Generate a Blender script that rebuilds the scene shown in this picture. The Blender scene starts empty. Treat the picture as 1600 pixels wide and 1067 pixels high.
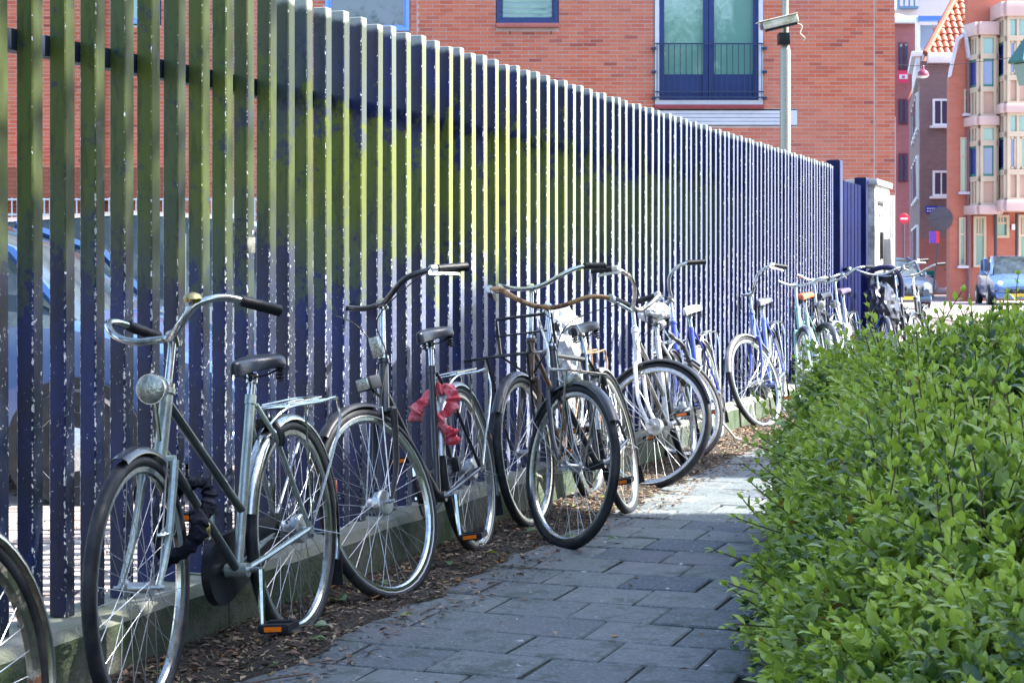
import bpy, math, random
import numpy as np
from mathutils import Vector, Matrix, noise as mnoise
R = math.radians
random.seed(7); rng = np.random.default_rng(7)
scn = bpy.context.scene
COL = scn.collection
# ------------------------------------------------------------------ camera, sky, sun, exposure
cam_d = bpy.data.cameras.new('camera'); cam = bpy.data.objects.new('camera', cam_d); COL.objects.link(cam)
cam.location = (0, 0, 1.2); cam.rotation_euler = (R(90), 0, 0)
cam_d.sensor_width = 36; cam_d.lens = 62.3; cam_d.shift_y = -0.0741
cam_d.clip_start = 0.05; cam_d.clip_end = 2000
cam_d.dof.use_dof = True; cam_d.dof.focus_distance = 7.5; cam_d.dof.aperture_fstop = 16.0
scn.camera = cam
SUN_AZ, SUN_EL = 87.5, 50.0
w = bpy.data.worlds.new("World"); scn.world = w; w.use_nodes = True
nt = w.node_tree; nt.nodes.clear()
sky = nt.nodes.new('ShaderNodeTexSky'); sky.sky_type = 'NISHITA'; sky.sun_disc = False
sky.sun_elevation = R(SUN_EL); sky.sun_rotation = R(SUN_AZ); sky.air_density = 1.0; sky.dust_density = 1.5; sky.ozone_density = 1.0
bgn = nt.nodes.new('ShaderNodeBackground'); bgn.inputs['Strength'].default_value = 0.15
wo = nt.nodes.new('ShaderNodeOutputWorld')
nt.links.new(sky.outputs[0], bgn.inputs[0]); nt.links.new(bgn.outputs[0], wo.inputs[0])
sl = bpy.data.lights.new('sun', 'SUN'); sl.energy = 5.0; sl.angle = R(0.53); sl.color = (1.0, 0.955, 0.89)
sun = bpy.data.objects.new('sun', sl); COL.objects.link(sun)
sd = Vector((math.sin(R(SUN_AZ))*math.cos(R(SUN_EL)), math.cos(R(SUN_AZ))*math.cos(R(SUN_EL)), math.sin(R(SUN_EL))))
sun.rotation_euler = sd.to_track_quat('Z', 'Y').to_euler()
scn.view_settings.view_transform = 'Standard'; scn.view_settings.look = 'None'
scn.view_settings.exposure = 2.15; scn.view_settings.gamma = 1.0; scn.view_settings.use_curve_mapping = False
scn.render.engine = 'CYCLES'; scn.cycles.use_denoising = True
scn.cycles.max_bounces = 6; scn.cycles.transparent_max_bounces = 12

# ------------------------------------------------------------------ node helpers
class NG:
    def __init__(s, name):
        s.m = bpy.data.materials.new(name); s.m.use_nodes = True
        s.t = s.m.node_tree; s.t.nodes.clear()
        s.out = s.t.nodes.new('ShaderNodeOutputMaterial')
        s.tc = None
    def n(s, typ, **kw):
        nd = s.t.nodes.new(typ)
        for k, v in kw.items(): setattr(nd, k, v)
        return nd
    def set(s, sock, v):
        if v is None: return
        if hasattr(v, 'is_output'): s.t.links.new(v, sock)
        elif isinstance(v, (tuple, list)):
            sock.default_value = (*v, 1) if (len(v) == 3 and sock.type == 'RGBA') else v
        else: sock.default_value = v
    def coord(s, kind='Object'):
        if s.tc is None: s.tc = s.n('ShaderNodeTexCoord')
        return s.tc.outputs[kind]
    def wpos(s): return s.n('ShaderNodeNewGeometry').outputs['Position']
    def math(s, op, a, b=None, c=None, clamp=False):
        nd = s.n('ShaderNodeMath', operation=op, use_clamp=clamp)
        s.set(nd.inputs[0], a); s.set(nd.inputs[1], b)
        if c is not None: s.set(nd.inputs[2], c)
        return nd.outputs[0]
    def step(s, x, a, b):
        nd = s.n('ShaderNodeMapRange', interpolation_type='SMOOTHSTEP')
        s.set(nd.inputs[0], x); nd.inputs[1].default_value = a; nd.inputs[2].default_value = b
        return nd.outputs[0]
    def noise(s, vec, scale, detail=4, rough=0.55, dist=0.0):
        nd = s.n('ShaderNodeTexNoise'); s.set(nd.inputs['Vector'], vec)
        nd.inputs['Scale'].default_value = scale; nd.inputs['Detail'].default_value = detail
        nd.inputs['Roughness'].default_value = rough; nd.inputs['Distortion'].default_value = dist
        return nd.outputs['Fac']
    def map(s, vec, scale=(1, 1, 1), loc=(0, 0, 0)):
        nd = s.n('ShaderNodeMapping'); s.set(nd.inputs[0], vec)
        nd.inputs['Scale'].default_value = scale; s.set(nd.inputs['Location'], loc); return nd.outputs[0]
    def mix(s, f, a, b):
        nd = s.n('ShaderNodeMix', data_type='RGBA'); s.set(nd.inputs[0], f); s.set(nd.inputs[6], a); s.set(nd.inputs[7], b)
        return nd.outputs[2]
    def sep(s, v):
        nd = s.n('ShaderNodeSeparateXYZ'); s.set(nd.inputs[0], v); return nd.outputs
    def bump(s, h, strength=0.3, dist=0.01):
        nd = s.n('ShaderNodeBump'); s.set(nd.inputs['Height'], h)
        nd.inputs['Strength'].default_value = strength; nd.inputs['Distance'].default_value = dist; return nd.outputs[0]
    def done(s, col, rough=0.6, metal=0.0, bump=None, **kw):
        p = s.n('ShaderNodeBsdfPrincipled')
        s.set(p.inputs['Base Color'], col); s.set(p.inputs['Roughness'], rough); s.set(p.inputs['Metallic'], metal)
        if bump is not None: s.set(p.inputs['Normal'], bump)
        for k, v in kw.items(): s.set(p.inputs[k.replace('_', ' ')], v)
        s.t.links.new(p.outputs[0], s.out.inputs[0]); s.p = p
        return s.m

MC = {}
def M(name, col, rough=0.6, metal=0.0, col2=None, scale=8, amt=0.5, bump=0.0, bscale=None, coat=0.0, spec=None):
    """plain material with a noise mix between two colours"""
    if name in MC: return MC[name]
    g = NG(name)
    c2 = col2 or tuple(x*0.7 for x in col)
    v = g.coord('Object')
    f = g.noise(v, scale, 5, 0.6)
    fm = g.math('MULTIPLY', g.step(f, 0.38, 0.66), amt)
    c = g.mix(fm, col, c2)
    b = g.bump(g.noise(v, bscale or scale*6, 4), bump, 0.01) if bump else None
    rr = g.math('ADD', g.math('MULTIPLY', f, 0.2), rough-0.1)
    kw = {}
    if coat: kw['Coat_Weight'] = coat
    if spec is not None: kw['Specular_IOR_Level'] = spec
    m = g.done(c, rr, metal, b, **kw)
    MC[name] = m; return m

# ------------------------------------------------------------------ mesh helpers
class MB:
    def __init__(s, T=None): s.v = []; s.f = []; s.T = T or Matrix()
    def add(s, vs, fs):
        o = len(s.v); T = s.T
        s.v.extend(tuple(T @ Vector(p)) for p in vs); s.f.extend(tuple(i+o for i in f) for f in fs); return s
    def box(s, c, d, rz=0.0, bev=0.0):
        x, y, z = d[0]/2, d[1]/2, d[2]/2
        cr, sr = math.cos(rz), math.sin(rz)
        def tr(p): return (c[0]+p[0]*cr-p[1]*sr, c[1]+p[0]*sr+p[1]*cr, c[2]+p[2])
        if bev <= 0:
            vs = [(-x, -y, -z), (x, -y, -z), (x, y, -z), (-x, y, -z), (-x, -y, z), (x, -y, z), (x, y, z), (-x, y, z)]
            fs = [(0, 3, 2, 1), (4, 5, 6, 7), (0, 1, 5, 4), (1, 2, 6, 5), (2, 3, 7, 6), (3, 0, 4, 7)]
        else:
            b = min(bev, x*.9, y*.9, z*.9); vs = []
            def ring(k, zz):
                return [(-x+b+k, -y+k, zz), (x-b-k, -y+k, zz), (x-k, -y+b+k, zz), (x-k, y-b-k, zz), (x-b-k, y-k, zz), (-x+b+k, y-k, zz), (-x+k, y-b-k, zz), (-x+k, -y+b+k, zz)]
            b2 = b*.7
            for k, zz in ((b2, -z), (0, -z+b2), (0, z-b2), (b2, z)): vs += ring(k*.5 if k else 0, zz)
            fs = [tuple(range(7, -1, -1)), tuple(range(24, 32))]
            for r_ in range(3):
                for i in range(8):
                    j = (i+1) % 8; fs.append((r_*8+i, r_*8+j, r_*8+8+j, r_*8+8+i))
        return s.add([tr(p) for p in vs], fs)
    def tube(s, pts, r, n=8, closed=False, flat=1.0, cap=True):
        pts = [Vector(p) for p in pts]; N = len(pts)
        rs = r if isinstance(r, (list, tuple)) else [r]*N
        tan = []
        for i in range(N):
            if closed: t = pts[(i+1) % N]-pts[i-1]
            elif i == 0: t = pts[1]-pts[0]
            elif i == N-1: t = pts[-1]-pts[-2]
            else: t = (pts[i+1]-pts[i]).normalized()+(pts[i]-pts[i-1]).normalized()
            tan.append(t.normalized() if t.length > 1e-9 else Vector((0, 0, 1)))
        a = Vector((0, 0, 1)) if abs(tan[0].z) < .9 else Vector((1, 0, 0))
        u = tan[0].cross(a).normalized(); vs = []
        for i in range(N):
            u = (u - tan[i]*u.dot(tan[i])).normalized(); w_ = tan[i].cross(u)
            for k in range(n):
                q = 2*math.pi*k/n
                vs.append(pts[i]+u*(math.cos(q)*rs[i])+w_*(math.sin(q)*rs[i]*flat))
        fs = []
        for i in range(N if closed else N-1):
            j = (i+1) % N
            for k in range(n):
                l = (k+1) % n; fs.append((i*n+k, i*n+l, j*n+l, j*n+k))
        if cap and not closed:
            fs.append(tuple(range(n-1, -1, -1))); fs.append(tuple((N-1)*n+k for k in range(n)))
        return s.add(vs, fs)
    def lathe(s, prof, n=16, T=None):
        """profile [(r, h)] turned about local z; T places it"""
        T = T or Matrix(); vs = []; fs = []
        for (r, h) in prof:
            for k in range(n):
                q = 2*math.pi*k/n; vs.append(T @ Vector((r*math.cos(q), r*math.sin(q), h)))
        for i in range(len(prof)-1):
            for k in range(n):
                l = (k+1) % n; fs.append((i*n+k, i*n+l, i*n+n+l, i*n+n+k))
        fs.append(tuple(range(n-1, -1, -1))); fs.append(tuple((len(prof)-1)*n+k for k in range(n)))
        return s.add(vs, fs)
    def prism(s, poly, y0, y1):
        """poly [(x,z)] extruded y0..y1"""
        n = len(poly)
        vs = [(x, y0, z) for x, z in poly]+[(x, y1, z) for x, z in poly]
        fs = [tuple(range(n)), tuple(range(2*n-1, n-1, -1))]+[(i, n+i, n+(i+1) % n, (i+1) % n) for i in range(n)]
        return s.add(vs, fs)
    def build(s, name, mat, parent=None, smooth=True, loc=None):
        me = bpy.data.meshes.new(name); me.from_pydata(s.v, [], s.f)
        if mat is not None: me.materials.append(mat)
        if smooth:
            me.polygons.foreach_set('use_smooth', [True]*len(me.polygons))
            try: me.set_sharp_from_angle(angle=R(38))
            except Exception: pass
        return link(name, me, parent, loc)
def link(name, me, parent=None, loc=None):
    o = bpy.data.objects.new(name, me); COL.objects.link(o); o.parent = parent
    if loc is not None: o.location = loc
    return o
def tag(o, label=None, cat=None, group=None, kind=None):
    if label: o['label'] = label
    if cat: o['category'] = cat
    if group: o['group'] = group
    if kind: o['kind'] = kind
    return o
def thing(name, label, cat, loc=(0, 0, 0), rot=(0, 0, 0), group=None):
    o = bpy.data.objects.new(name, None); COL.objects.link(o); o.empty_display_size = .1
    o.location = loc; o.rotation_euler = rot
    return tag(o, label, cat, group)
def np_mesh(name, verts, faces, mat, attr=None):
    """verts (N,3), faces (F,k); attr = per-vertex float or per-vertex rgb"""
    me = bpy.data.meshes.new(name)
    V = np.asarray(verts, dtype=np.float32); F = np.asarray(faces, dtype=np.int32)
    me.vertices.add(len(V)); me.vertices.foreach_set('co', V.ravel())
    k = F.shape[1]
    me.loops.add(F.size); me.loops.foreach_set('vertex_index', F.ravel())
    me.polygons.add(len(F)); me.polygons.foreach_set('loop_start', np.arange(0, F.size, k, dtype=np.int32))
    me.update(calc_edges=True)
    if k == 4: me.polygons.foreach_set('use_smooth', np.zeros(len(F), dtype=bool))
    if attr is not None:
        for an, av in attr.items():
            a = me.attributes.new(an, 'FLOAT', 'POINT'); a.data.foreach_set('value', np.asarray(av, dtype=np.float32))
    if mat: me.materials.append(mat)
    return me
def arc(c, r, a0, a1, n, plane='xz', y=0.0):
    return [(c[0]+r*math.cos(R(a0+(a1-a0)*i/n)), y, c[1]+r*math.sin(R(a0+(a1-a0)*i/n))) for i in range(n+1)]
def smooth_path(P, k=4):
    """Catmull-Rom"""
    P = [Vector(p) for p in P]; out = []
    for i in range(len(P)-1):
        p0 = P[max(i-1, 0)]; p1 = P[i]; p2 = P[i+1]; p3 = P[min(i+2, len(P)-1)]
        for j in range(k):
            t = j/k
            out.append(.5*((2*p1)+(p2-p0)*t+(2*p0-5*p1+4*p2-p3)*t*t+(3*p1-p0-3*p2+p3)*t**3))
    out.append(P[-1]); return out
F_PX = 2768.9
def at(px, py, D):
    """the point D metres away that the photograph shows at (px, py): used only to read widths and heights of far facades"""
    return ((px-800)/F_PX*D, 1.2+(415-py)/F_PX*D)

AZ = R(19.85)                       # direction of the fence and the path
S = Vector((math.sin(AZ), math.cos(AZ), 0)); N = Vector((math.cos(AZ), -math.sin(AZ), 0))
FP0 = Vector((-.651, 6.825, 0))     # a point on the slats' front plane
PL0 = Vector((-.656, 6.47, 0))      # a point on the plinth's front edge
def fpt(s, n=0.0, z=0.0): return FP0+S*s+N*n+Vector((0, 0, z))
ROTF = math.atan2(S.y, S.x)         # local x = along the fence

# ------------------------------------------------------------------ materials
def paint_metal(name, col, rough=.3, rust=0.15, metal=0.0):
    if name in MC: return MC[name]
    g = NG(name); v = g.coord('Object')
    f = g.noise(v, 14, 6, .7); f2 = g.noise(v, 60, 3, .6)
    dirt = g.mix(g.step(f2, .3, .8), col, tuple(c*.6+.02 for c in col))
    rm = g.step(f, .72-rust*.45, .78-rust*.3)
    c = g.mix(rm, dirt, g.mix(f2, (.16, .06, .025), (.07, .035, .02)))
    mt = g.math('MULTIPLY', g.math('SUBTRACT', 1.0, rm), metal)
    MC[name] = g.done(c, g.math('ADD', rough, g.math('MULTIPLY', rm, .5)), mt, g.bump(f2, .12, .002), Coat_Weight=0.0 if metal > .5 else .35)
    return MC[name]
CHROME = paint_metal('worn_chrome', (.62, .66, .66), .22, .10, 1.0)
CHROME_RUSTY = paint_metal('rusty_chrome', (.55, .55, .5), .3, .45, 1.0)
ALU = paint_metal('dull_aluminium', (.55, .58, .6), .38, .0, .9)
def rubber():
    g = NG('tyre_rubber'); v = g.coord('Object')
    f = g.noise(v, 9, 5, .65)
    return g.done(g.mix(g.step(f, .4, .7), (.008, .010, .015), (.035, .035, .036)), .55, 0, g.bump(g.noise(v, 160, 2), .4, .002), Specular_IOR_Level=.3)
RUBBER = rubber()
GRIP = M('black_grip', (.008, .009, .013), .5, 0, (.02, .02, .025), 30, spec=.25)
LEATHER = M('black_saddle', (.006, .010, .020), .33, 0, (.018, .022, .035), 12, .7, .1, 90, spec=.4)
GLASSY = M('lamp_glass', (.75, .78, .75), .08, .3, (.5, .55, .5), 20)
LENS = M('ribbed_lamp_lens', (.42, .45, .42), .08, .7, (.25, .28, .25), 60, 1, .3, 140)
ORANGE = M('amber_reflector', (.85, .18, .01), .2, 0, (.6, .12, .01), 60)
REDREF = M('red_reflector', (.5, .015, .02), .25)
DARKPL = M('dark_plastic', (.012, .014, .018), .4, 0, (.028, .028, .032), 20, .6, spec=.3)
BRASS = paint_metal('brass', (.62, .48, .2), .25, .15, 1.0)
PLASTIC_BAG = M('white_plastic_bag', (.82, .84, .86), .3, 0, (.6, .65, .7), 9, .6, .5, 18)

# ------------------------------------------------------------------ fence
def slat_material(front_light=1.0):
    g = NG('flaking_blue_fence_paint'); v = g.coord('Object'); oi = g.n('ShaderNodeObjectInfo')
    rnd = oi.outputs['Random']; wp = g.wpos(); W = g.sep(wp); L = g.sep(v)
    off = g.n('ShaderNodeCombineXYZ'); g.set(off.inputs[0], g.math('MULTIPLY', rnd, 37.0)); g.set(off.inputs[1], g.math('MULTIPLY', rnd, 91.0))
    vv = g.n('ShaderNodeVectorMath', operation='ADD'); g.set(vv.inputs[0], v); g.set(vv.inputs[1], off.outputs[0]); vv = vv.outputs[0]
    vs_ = g.map(vv, (1, 1, .22))
    nl = g.noise(vv, 3.2, 5, .65); nm = g.noise(vv, 11, 5, .7); ns = g.noise(vs_, 26, 5, .7); ng = g.noise(vv, 38, 4, .75)
    # blues
    c = g.mix(g.step(nl, .35, .65), (.010, .014, .042), (.007, .017, .098))
    c = g.mix(g.step(g.noise(vv, 2.1, 3), .5, .68), c, (.022, .022, .046))
    c = g.mix(g.math('MULTIPLY', g.step(nm, .5, .7), .5), c, (.012, .018, .032))
    c = g.mix(g.math('MULTIPLY', g.step(ns, .52, .62), .45), c, (.004, .006, .018))
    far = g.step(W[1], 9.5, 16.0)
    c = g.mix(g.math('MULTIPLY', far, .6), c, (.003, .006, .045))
    # algae: from chest height up, thinning far off, and above the rail only near
    hz = g.math('ADD', W[2], g.math('MULTIPLY', g.math('SUBTRACT', nl, .5), .9))
    hz = g.math('ADD', hz, g.math('MULTIPLY', g.math('SUBTRACT', nm, .5), .7))
    hz = g.math('ADD', hz, g.math('MULTIPLY', g.math('SUBTRACT', ng, .5), .45))
    lo = g.step(hz, 1.14, 1.22)
    lo = g.math('MULTIPLY', lo, g.math('ADD', .55, g.math('MULTIPLY', g.step(hz, 1.2, 1.55), .45)))
    hi = g.math('SUBTRACT', 1.0, g.math('MULTIPLY', g.step(hz, 1.72, 1.84), g.step(W[1], 5.6, 7.2)))
    fa = g.math('SUBTRACT', 1.0, g.math('MULTIPLY', g.step(W[1], 8.5, 15.0), .92))
    al = g.math('MULTIPLY', g.math('MULTIPLY', lo, hi), fa)
    al = g.math('MULTIPLY', al, g.math('ADD', g.math('MULTIPLY', rnd, .25), .72))
    al = g.math('MULTIPLY', al, g.math('SUBTRACT', 1.0, g.math('MULTIPLY', g.step(nm, .56, .66), .75)))
    algae = g.mix(nm, (.105, .135, .010), (.055, .085, .008))
    algae = g.mix(g.math('MULTIPLY', g.step(ns, .5, .62), .5), algae, (.025, .042, .008))
    c = g.mix(al, c, algae)
    # front faces are sun-bleached
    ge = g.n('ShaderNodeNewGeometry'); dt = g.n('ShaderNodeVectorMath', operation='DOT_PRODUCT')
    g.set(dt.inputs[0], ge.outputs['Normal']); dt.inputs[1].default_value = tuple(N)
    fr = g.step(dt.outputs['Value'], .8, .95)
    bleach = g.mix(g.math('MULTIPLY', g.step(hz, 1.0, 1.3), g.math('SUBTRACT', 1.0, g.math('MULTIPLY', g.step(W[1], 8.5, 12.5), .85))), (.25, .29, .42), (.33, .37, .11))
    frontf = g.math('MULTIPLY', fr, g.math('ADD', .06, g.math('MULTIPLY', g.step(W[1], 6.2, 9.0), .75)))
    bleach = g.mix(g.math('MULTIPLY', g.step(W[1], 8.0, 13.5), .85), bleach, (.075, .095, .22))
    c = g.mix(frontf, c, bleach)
    dark = g.math('MULTIPLY', fr, g.math('SUBTRACT', 1.0, g.step(W[1], 5.8, 7.6)))  # near front faces: their shade is put into the colour
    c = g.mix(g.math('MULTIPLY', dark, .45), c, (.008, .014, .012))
    # flaking: along the edges and in specks, mostly low down
    ex = g.math('ABSOLUTE', L[0]); ey = g.math('ABSOLUTE', L[1])
    edge = g.step(g.math('MULTIPLY', ex, 1.0), .019, .0265)
    edge2 = g.step(ey, .0195, .0275)
    ed = g.math('MULTIPLY', edge, edge2)
    low = g.math('SUBTRACT', 1.0, g.step(hz, .95, 1.55))
    st = g.map(vv, (1, 1, .6))
    ch = g.noise(st, 95, 4, .7, .4)
    thr = g.math('ADD', g.math('MULTIPLY', ed, .25), g.math('MULTIPLY', low, .030))
    thr = g.math('ADD', thr, g.math('MULTIPLY', g.math('MULTIPLY', fr, low), .05))
    thr = g.math('SUBTRACT', thr, g.math('MULTIPLY', g.math('MULTIPLY', g.math('SUBTRACT', 1.0, low), .08), g.math('SUBTRACT', 1.2, ed)))
    chip = g.step(g.math('ADD', ch, thr), .70, .73)
    c = g.mix(g.math('MULTIPLY', chip, .9), c, g.mix(nm, (.5, .55, .6), (.72, .74, .72)))
    topb = g.step(g.math('ADD', W[2], g.math('MULTIPLY', nm, .05)), 2.16, 2.185)
    c = g.mix(g.math('MULTIPLY', topb, .5), c, (.5, .55, .5))
    return g.done(c, g.math('ADD', .38, g.math('MULTIPLY', al, .3)), 0, g.bump(g.math('ADD', ch, chip), .35, .002), Coat_Weight=.0, Specular_IOR_Level=.3)
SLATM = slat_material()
def octo_prism(w_, d_, h_, b, z0=0.0, slope=0.0):
    x, y = w_/2, d_/2
    r_ = [(-x+b, -y), (x-b, -y), (x, -y+b), (x, y-b), (x-b, y), (-x+b, y), (-x, y-b), (-x, -y+b)]
    mb = MB(); mb.v = [(a, c_, z0) for a, c_ in r_]+[(a, c_, z0+h_-b*.5) for a, c_ in r_]+[(a*.93, c_*.93, z0+h_) for a, c_ in r_]
    mb.f = [tuple(range(7, -1, -1)), tuple(range(16, 24))]
    for k in (0, 8):
        for i in range(8): mb.f.append((k+i, k+(i+1) % 8, k+8+(i+1) % 8, k+8+i))
    return mb
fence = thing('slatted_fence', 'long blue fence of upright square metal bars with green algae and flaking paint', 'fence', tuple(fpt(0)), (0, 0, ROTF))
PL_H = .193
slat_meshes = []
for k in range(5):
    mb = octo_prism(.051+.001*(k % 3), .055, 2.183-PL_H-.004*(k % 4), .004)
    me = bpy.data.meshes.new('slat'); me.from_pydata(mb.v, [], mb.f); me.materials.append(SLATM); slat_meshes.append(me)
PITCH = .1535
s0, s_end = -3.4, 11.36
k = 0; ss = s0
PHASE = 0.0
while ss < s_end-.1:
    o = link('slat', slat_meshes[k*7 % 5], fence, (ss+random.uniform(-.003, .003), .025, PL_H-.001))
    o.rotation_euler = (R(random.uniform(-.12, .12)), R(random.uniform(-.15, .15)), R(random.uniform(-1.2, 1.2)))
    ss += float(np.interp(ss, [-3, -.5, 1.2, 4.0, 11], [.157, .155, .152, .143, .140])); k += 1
RAILM = M('dark_rail_paint', (.012, .018, .055), .5, 0, (.03, .04, .03), 8, .6)
for zz in (1.83,):
    MB().box(((s0+s_end)/2, .05+.028, zz), (s_end-s0+.4, .05, .06), 0, .005).build('rail', RAILM, fence)
POSTM = M('navy_post_paint', (.0035, .006, .050), .4, 0, (.006, .012, .085), 3, .7, .1, spec=.15)
MB().box((s_end+.06, .03, 1.12), (.15, .14, 2.24), 0, .006).build('end_post', POSTM, fence)
# supports behind the rail
for sp in (-2.2, .9, 4.0, 7.1, 10.2):
    MB().box((sp+.08, .14, 1.08), (.06, .06, 1.9), 0, .005).build('support_post', RAILM, fence)
# tape and torn notice on two slats
tape = M('silver_tape', (.17, .18, .15), .5, 0, (.06, .07, .05), 45, .9, .4)
for (px_, hh, tall) in ((378, 1.27, .055),):
    # slat nearest to that place
    best = None
    for o in fence.children:
        if o.name.startswith('slat'):
            p = fpt(o.location.x, -.0, hh); q = 800+F_PX*p.x/p.y
            if best is None or abs(q-px_) < best[0]: best = (abs(q-px_), o.location.x)
    MB().box((best[1], .025, hh), (.056, .059, tall), 0, .003).build('tape_band', tape, fence)
for (px_, hh) in ((735, 1.31),):
    best = min((abs(800+F_PX*fpt(o.location.x).x/fpt(o.location.x).y-px_), o.location.x) for o in fence.children if o.name.startswith('slat'))
    MB().box((best[1]-.027, .022, hh), (.002, .045, .05)).build('torn_sticker', M('paper', (.30, .27, .2), .8, 0, (.1, .1, .08), 60), fence)

# plinth under the fence: concrete with moss
def concrete_moss():
    g = NG('mossy_concrete'); wp = g.wpos(); W = g.sep(wp)
    a = g.noise(wp, 2.5, 6, .7); b = g.noise(wp, 18, 5, .65); c_ = g.noise(wp, 90, 3, .6)
    base = g.mix(b, (.20, .20, .16), (.34, .33, .27))
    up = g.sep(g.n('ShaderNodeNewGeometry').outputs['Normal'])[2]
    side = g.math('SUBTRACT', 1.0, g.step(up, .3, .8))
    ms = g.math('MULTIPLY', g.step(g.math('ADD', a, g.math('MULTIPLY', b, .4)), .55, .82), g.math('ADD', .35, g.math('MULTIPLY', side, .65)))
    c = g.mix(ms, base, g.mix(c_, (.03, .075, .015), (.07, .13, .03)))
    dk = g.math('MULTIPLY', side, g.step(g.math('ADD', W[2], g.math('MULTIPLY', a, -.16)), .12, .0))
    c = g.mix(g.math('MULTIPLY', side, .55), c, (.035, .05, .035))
    return g.done(c, .85, 0, g.bump(g.math('ADD', b, c_), .6, .01))
MOSS = concrete_moss()
plinth = thing('fence_plinth', 'low mossy concrete kerb that carries the blue fence', 'concrete kerb', tuple(PL0), (0, 0, ROTF))
xx = -4.3
while xx < 11.2:
    ln = random.uniform(1.7, 2.1)
    mb = MB(); n_ = 14
    # segment with a worn front edge
    hgt = PL_H+random.uniform(-.004, .001)
    for i in range(n_):
        x0 = xx+.004+(ln-.008)*i/n_; x1 = xx+.004+(ln-.008)*(i+1)/n_
        w0 = .012+.012*mnoise.noise((x0*3, 1, 0)); w1 = .012+.012*mnoise.noise((x1*3, 1, 0))
        vs = []
        for x, wv in ((x0, w0), (x1, w1)): vs += [(x, 0, -.05), (x, 0, hgt-.015-wv), (x, .015+wv, hgt), (x, .22, hgt), (x, .22, -.05)]
        fs = [(j, j+5, (j+1) % 5+5, (j+1) % 5) for j in range(5)]
        if i == 0: fs.append((0, 1, 2, 3, 4))
        if i == n_-1: fs.append((9, 8, 7, 6, 5))
        mb.add(vs, fs)
    mb.build('plinth_block', MOSS, plinth)
    xx += ln

# gate beyond the post, wall pier
g0 = fpt(s_end+.17); g1s = s_end+.17
gate = thing('metal_gate', 'navy blue metal gate of close upright boards next to the white pier', 'gate', tuple(g0), (0, 0, ROTF))
GM = M('gate_board_paint', (.0025, .005, .040), .75, 0, (.004, .009, .065), 3, .7, spec=.08)
for i in range(13):
    MB().box((.06+i*.115, .03, 1.07), (.105, .03+.012*(i % 2), 1.98), 0, .004).build('board', GM, gate)
MB().box((.75, .07, 1.85), (1.5, .04, .06)).build('gate_rail', RAILM, gate)
MB().box((.75, .07, .4), (1.5, .04, .06)).build('gate_rail', RAILM, gate)
MB().box((1.62, .03, 1.1), (.14, .13, 2.1), 0, .006).build('gate_post', POSTM, gate)
def plaster(name, c1, c2, sc=3):
    g = NG(name); wp = g.wpos(); a = g.noise(wp, sc, 6, .7); b = g.noise(wp, sc*9, 4, .7)
    return g.done(g.mix(g.step(g.math('ADD', a, g.math('MULTIPLY', b, .3)), .5, .8), c1, c2), .8, 0, g.bump(b, .5, .02))
pier = thing('white_wall_pier', 'weathered white plastered wall pier with grey letterbox beyond the blue gate', 'wall', tuple(fpt(s_end+1.9)), (0, 0, ROTF))
WHITEP = plaster('weathered_white_plaster', (.72, .70, .64), (.25, .24, .22), 2.2)
MB().box((.6, .05, 1.04), (1.1, .30, 2.08), 0, .01).build('pier_wall', WHITEP, pier)
MB().box((.6, .05, 2.11), (1.18, .36, .06), 0, .01).build('coping', M('stone_coping', (.5, .48, .45), .8), pier)
MB().box((.75, -.14, 1.32), (.22, .10, .36), 0, .01).build('letterbox', M('grey_box', (.22, .23, .25), .5), pier)
MB().box((.42, -.115, 1.42), (.10, .04, .3), 0, .004).build('intercom', DARKPL, pier)
MB().tube([(1.05, -.14, 0), (1.05, -.14, 2.0)], .03).build('drain_pipe', M('pipe_grey', (.6, .6, .58), .5), pier)
# scrawled marks
mk = MB()
for i in range(4):
    cx = .15+.12*i
    mk.tube(smooth_path([(cx, -.103, 1.86), (cx+.05, -.103, 1.93), (cx+.07, -.103, 1.84), (cx+.02, -.103, 1.78), (cx+.08, -.103, 1.74)], 3), .006, 4)
mk.build('graffiti_marks', M('black_spray', (.02, .02, .03), .7), pier)

# ------------------------------------------------------------------ ground
def ground_mat():
    g = NG('grey_ground'); wp = g.wpos()
    a = g.noise(wp, .8, 6, .7); b = g.noise(wp, 30, 4, .7)
    return g.done(g.mix(a, g.mix(b, (.05, .045, .04), (.09, .08, .07)), (.12, .105, .09)), .9, 0, g.bump(b, .5, .01))
MB().add([(-400, -60, -.06), (400, -60, -.06), (400, 900, -.06), (-400, 900, -.06)], [(0, 1, 2, 3)]).build('ground', ground_mat(), None, False)['kind'] = 'structure'
def mulch_mat():
    g = NG('leaf_mould_soil'); wp = g.wpos()
    a = g.noise(wp, 5, 6, .7); b = g.noise(wp, 60, 5, .75)
    return g.done(g.mix(a, g.mix(b, (.018, .014, .010), (.06, .045, .03)), (.05, .045, .03)), .95, 0, g.bump(b, 1.0, .02))
MULCH = mulch_mat()
# soil bed between plinth and pavement, and under the hedge
def quad_sheet(name, pts, z, mat, kind='structure', par=None):
    mb = MB(); mb.add([(p[0], p[1], z) for p in pts], [tuple(range(len(pts)))]); o = mb.build(name, mat, par, False)
    if kind: o['kind'] = kind
    return o
def strip(s_a, s_b, n_a, n_b):
    return [PL0+S*s_a+N*n_a, PL0+S*s_a+N*n_b, PL0+S*s_b+N*n_b, PL0+S*s_b+N*n_a]
quad_sheet('soil_bed', strip(-6, 14, -.02, 3.6), -.028, MULCH)
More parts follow.
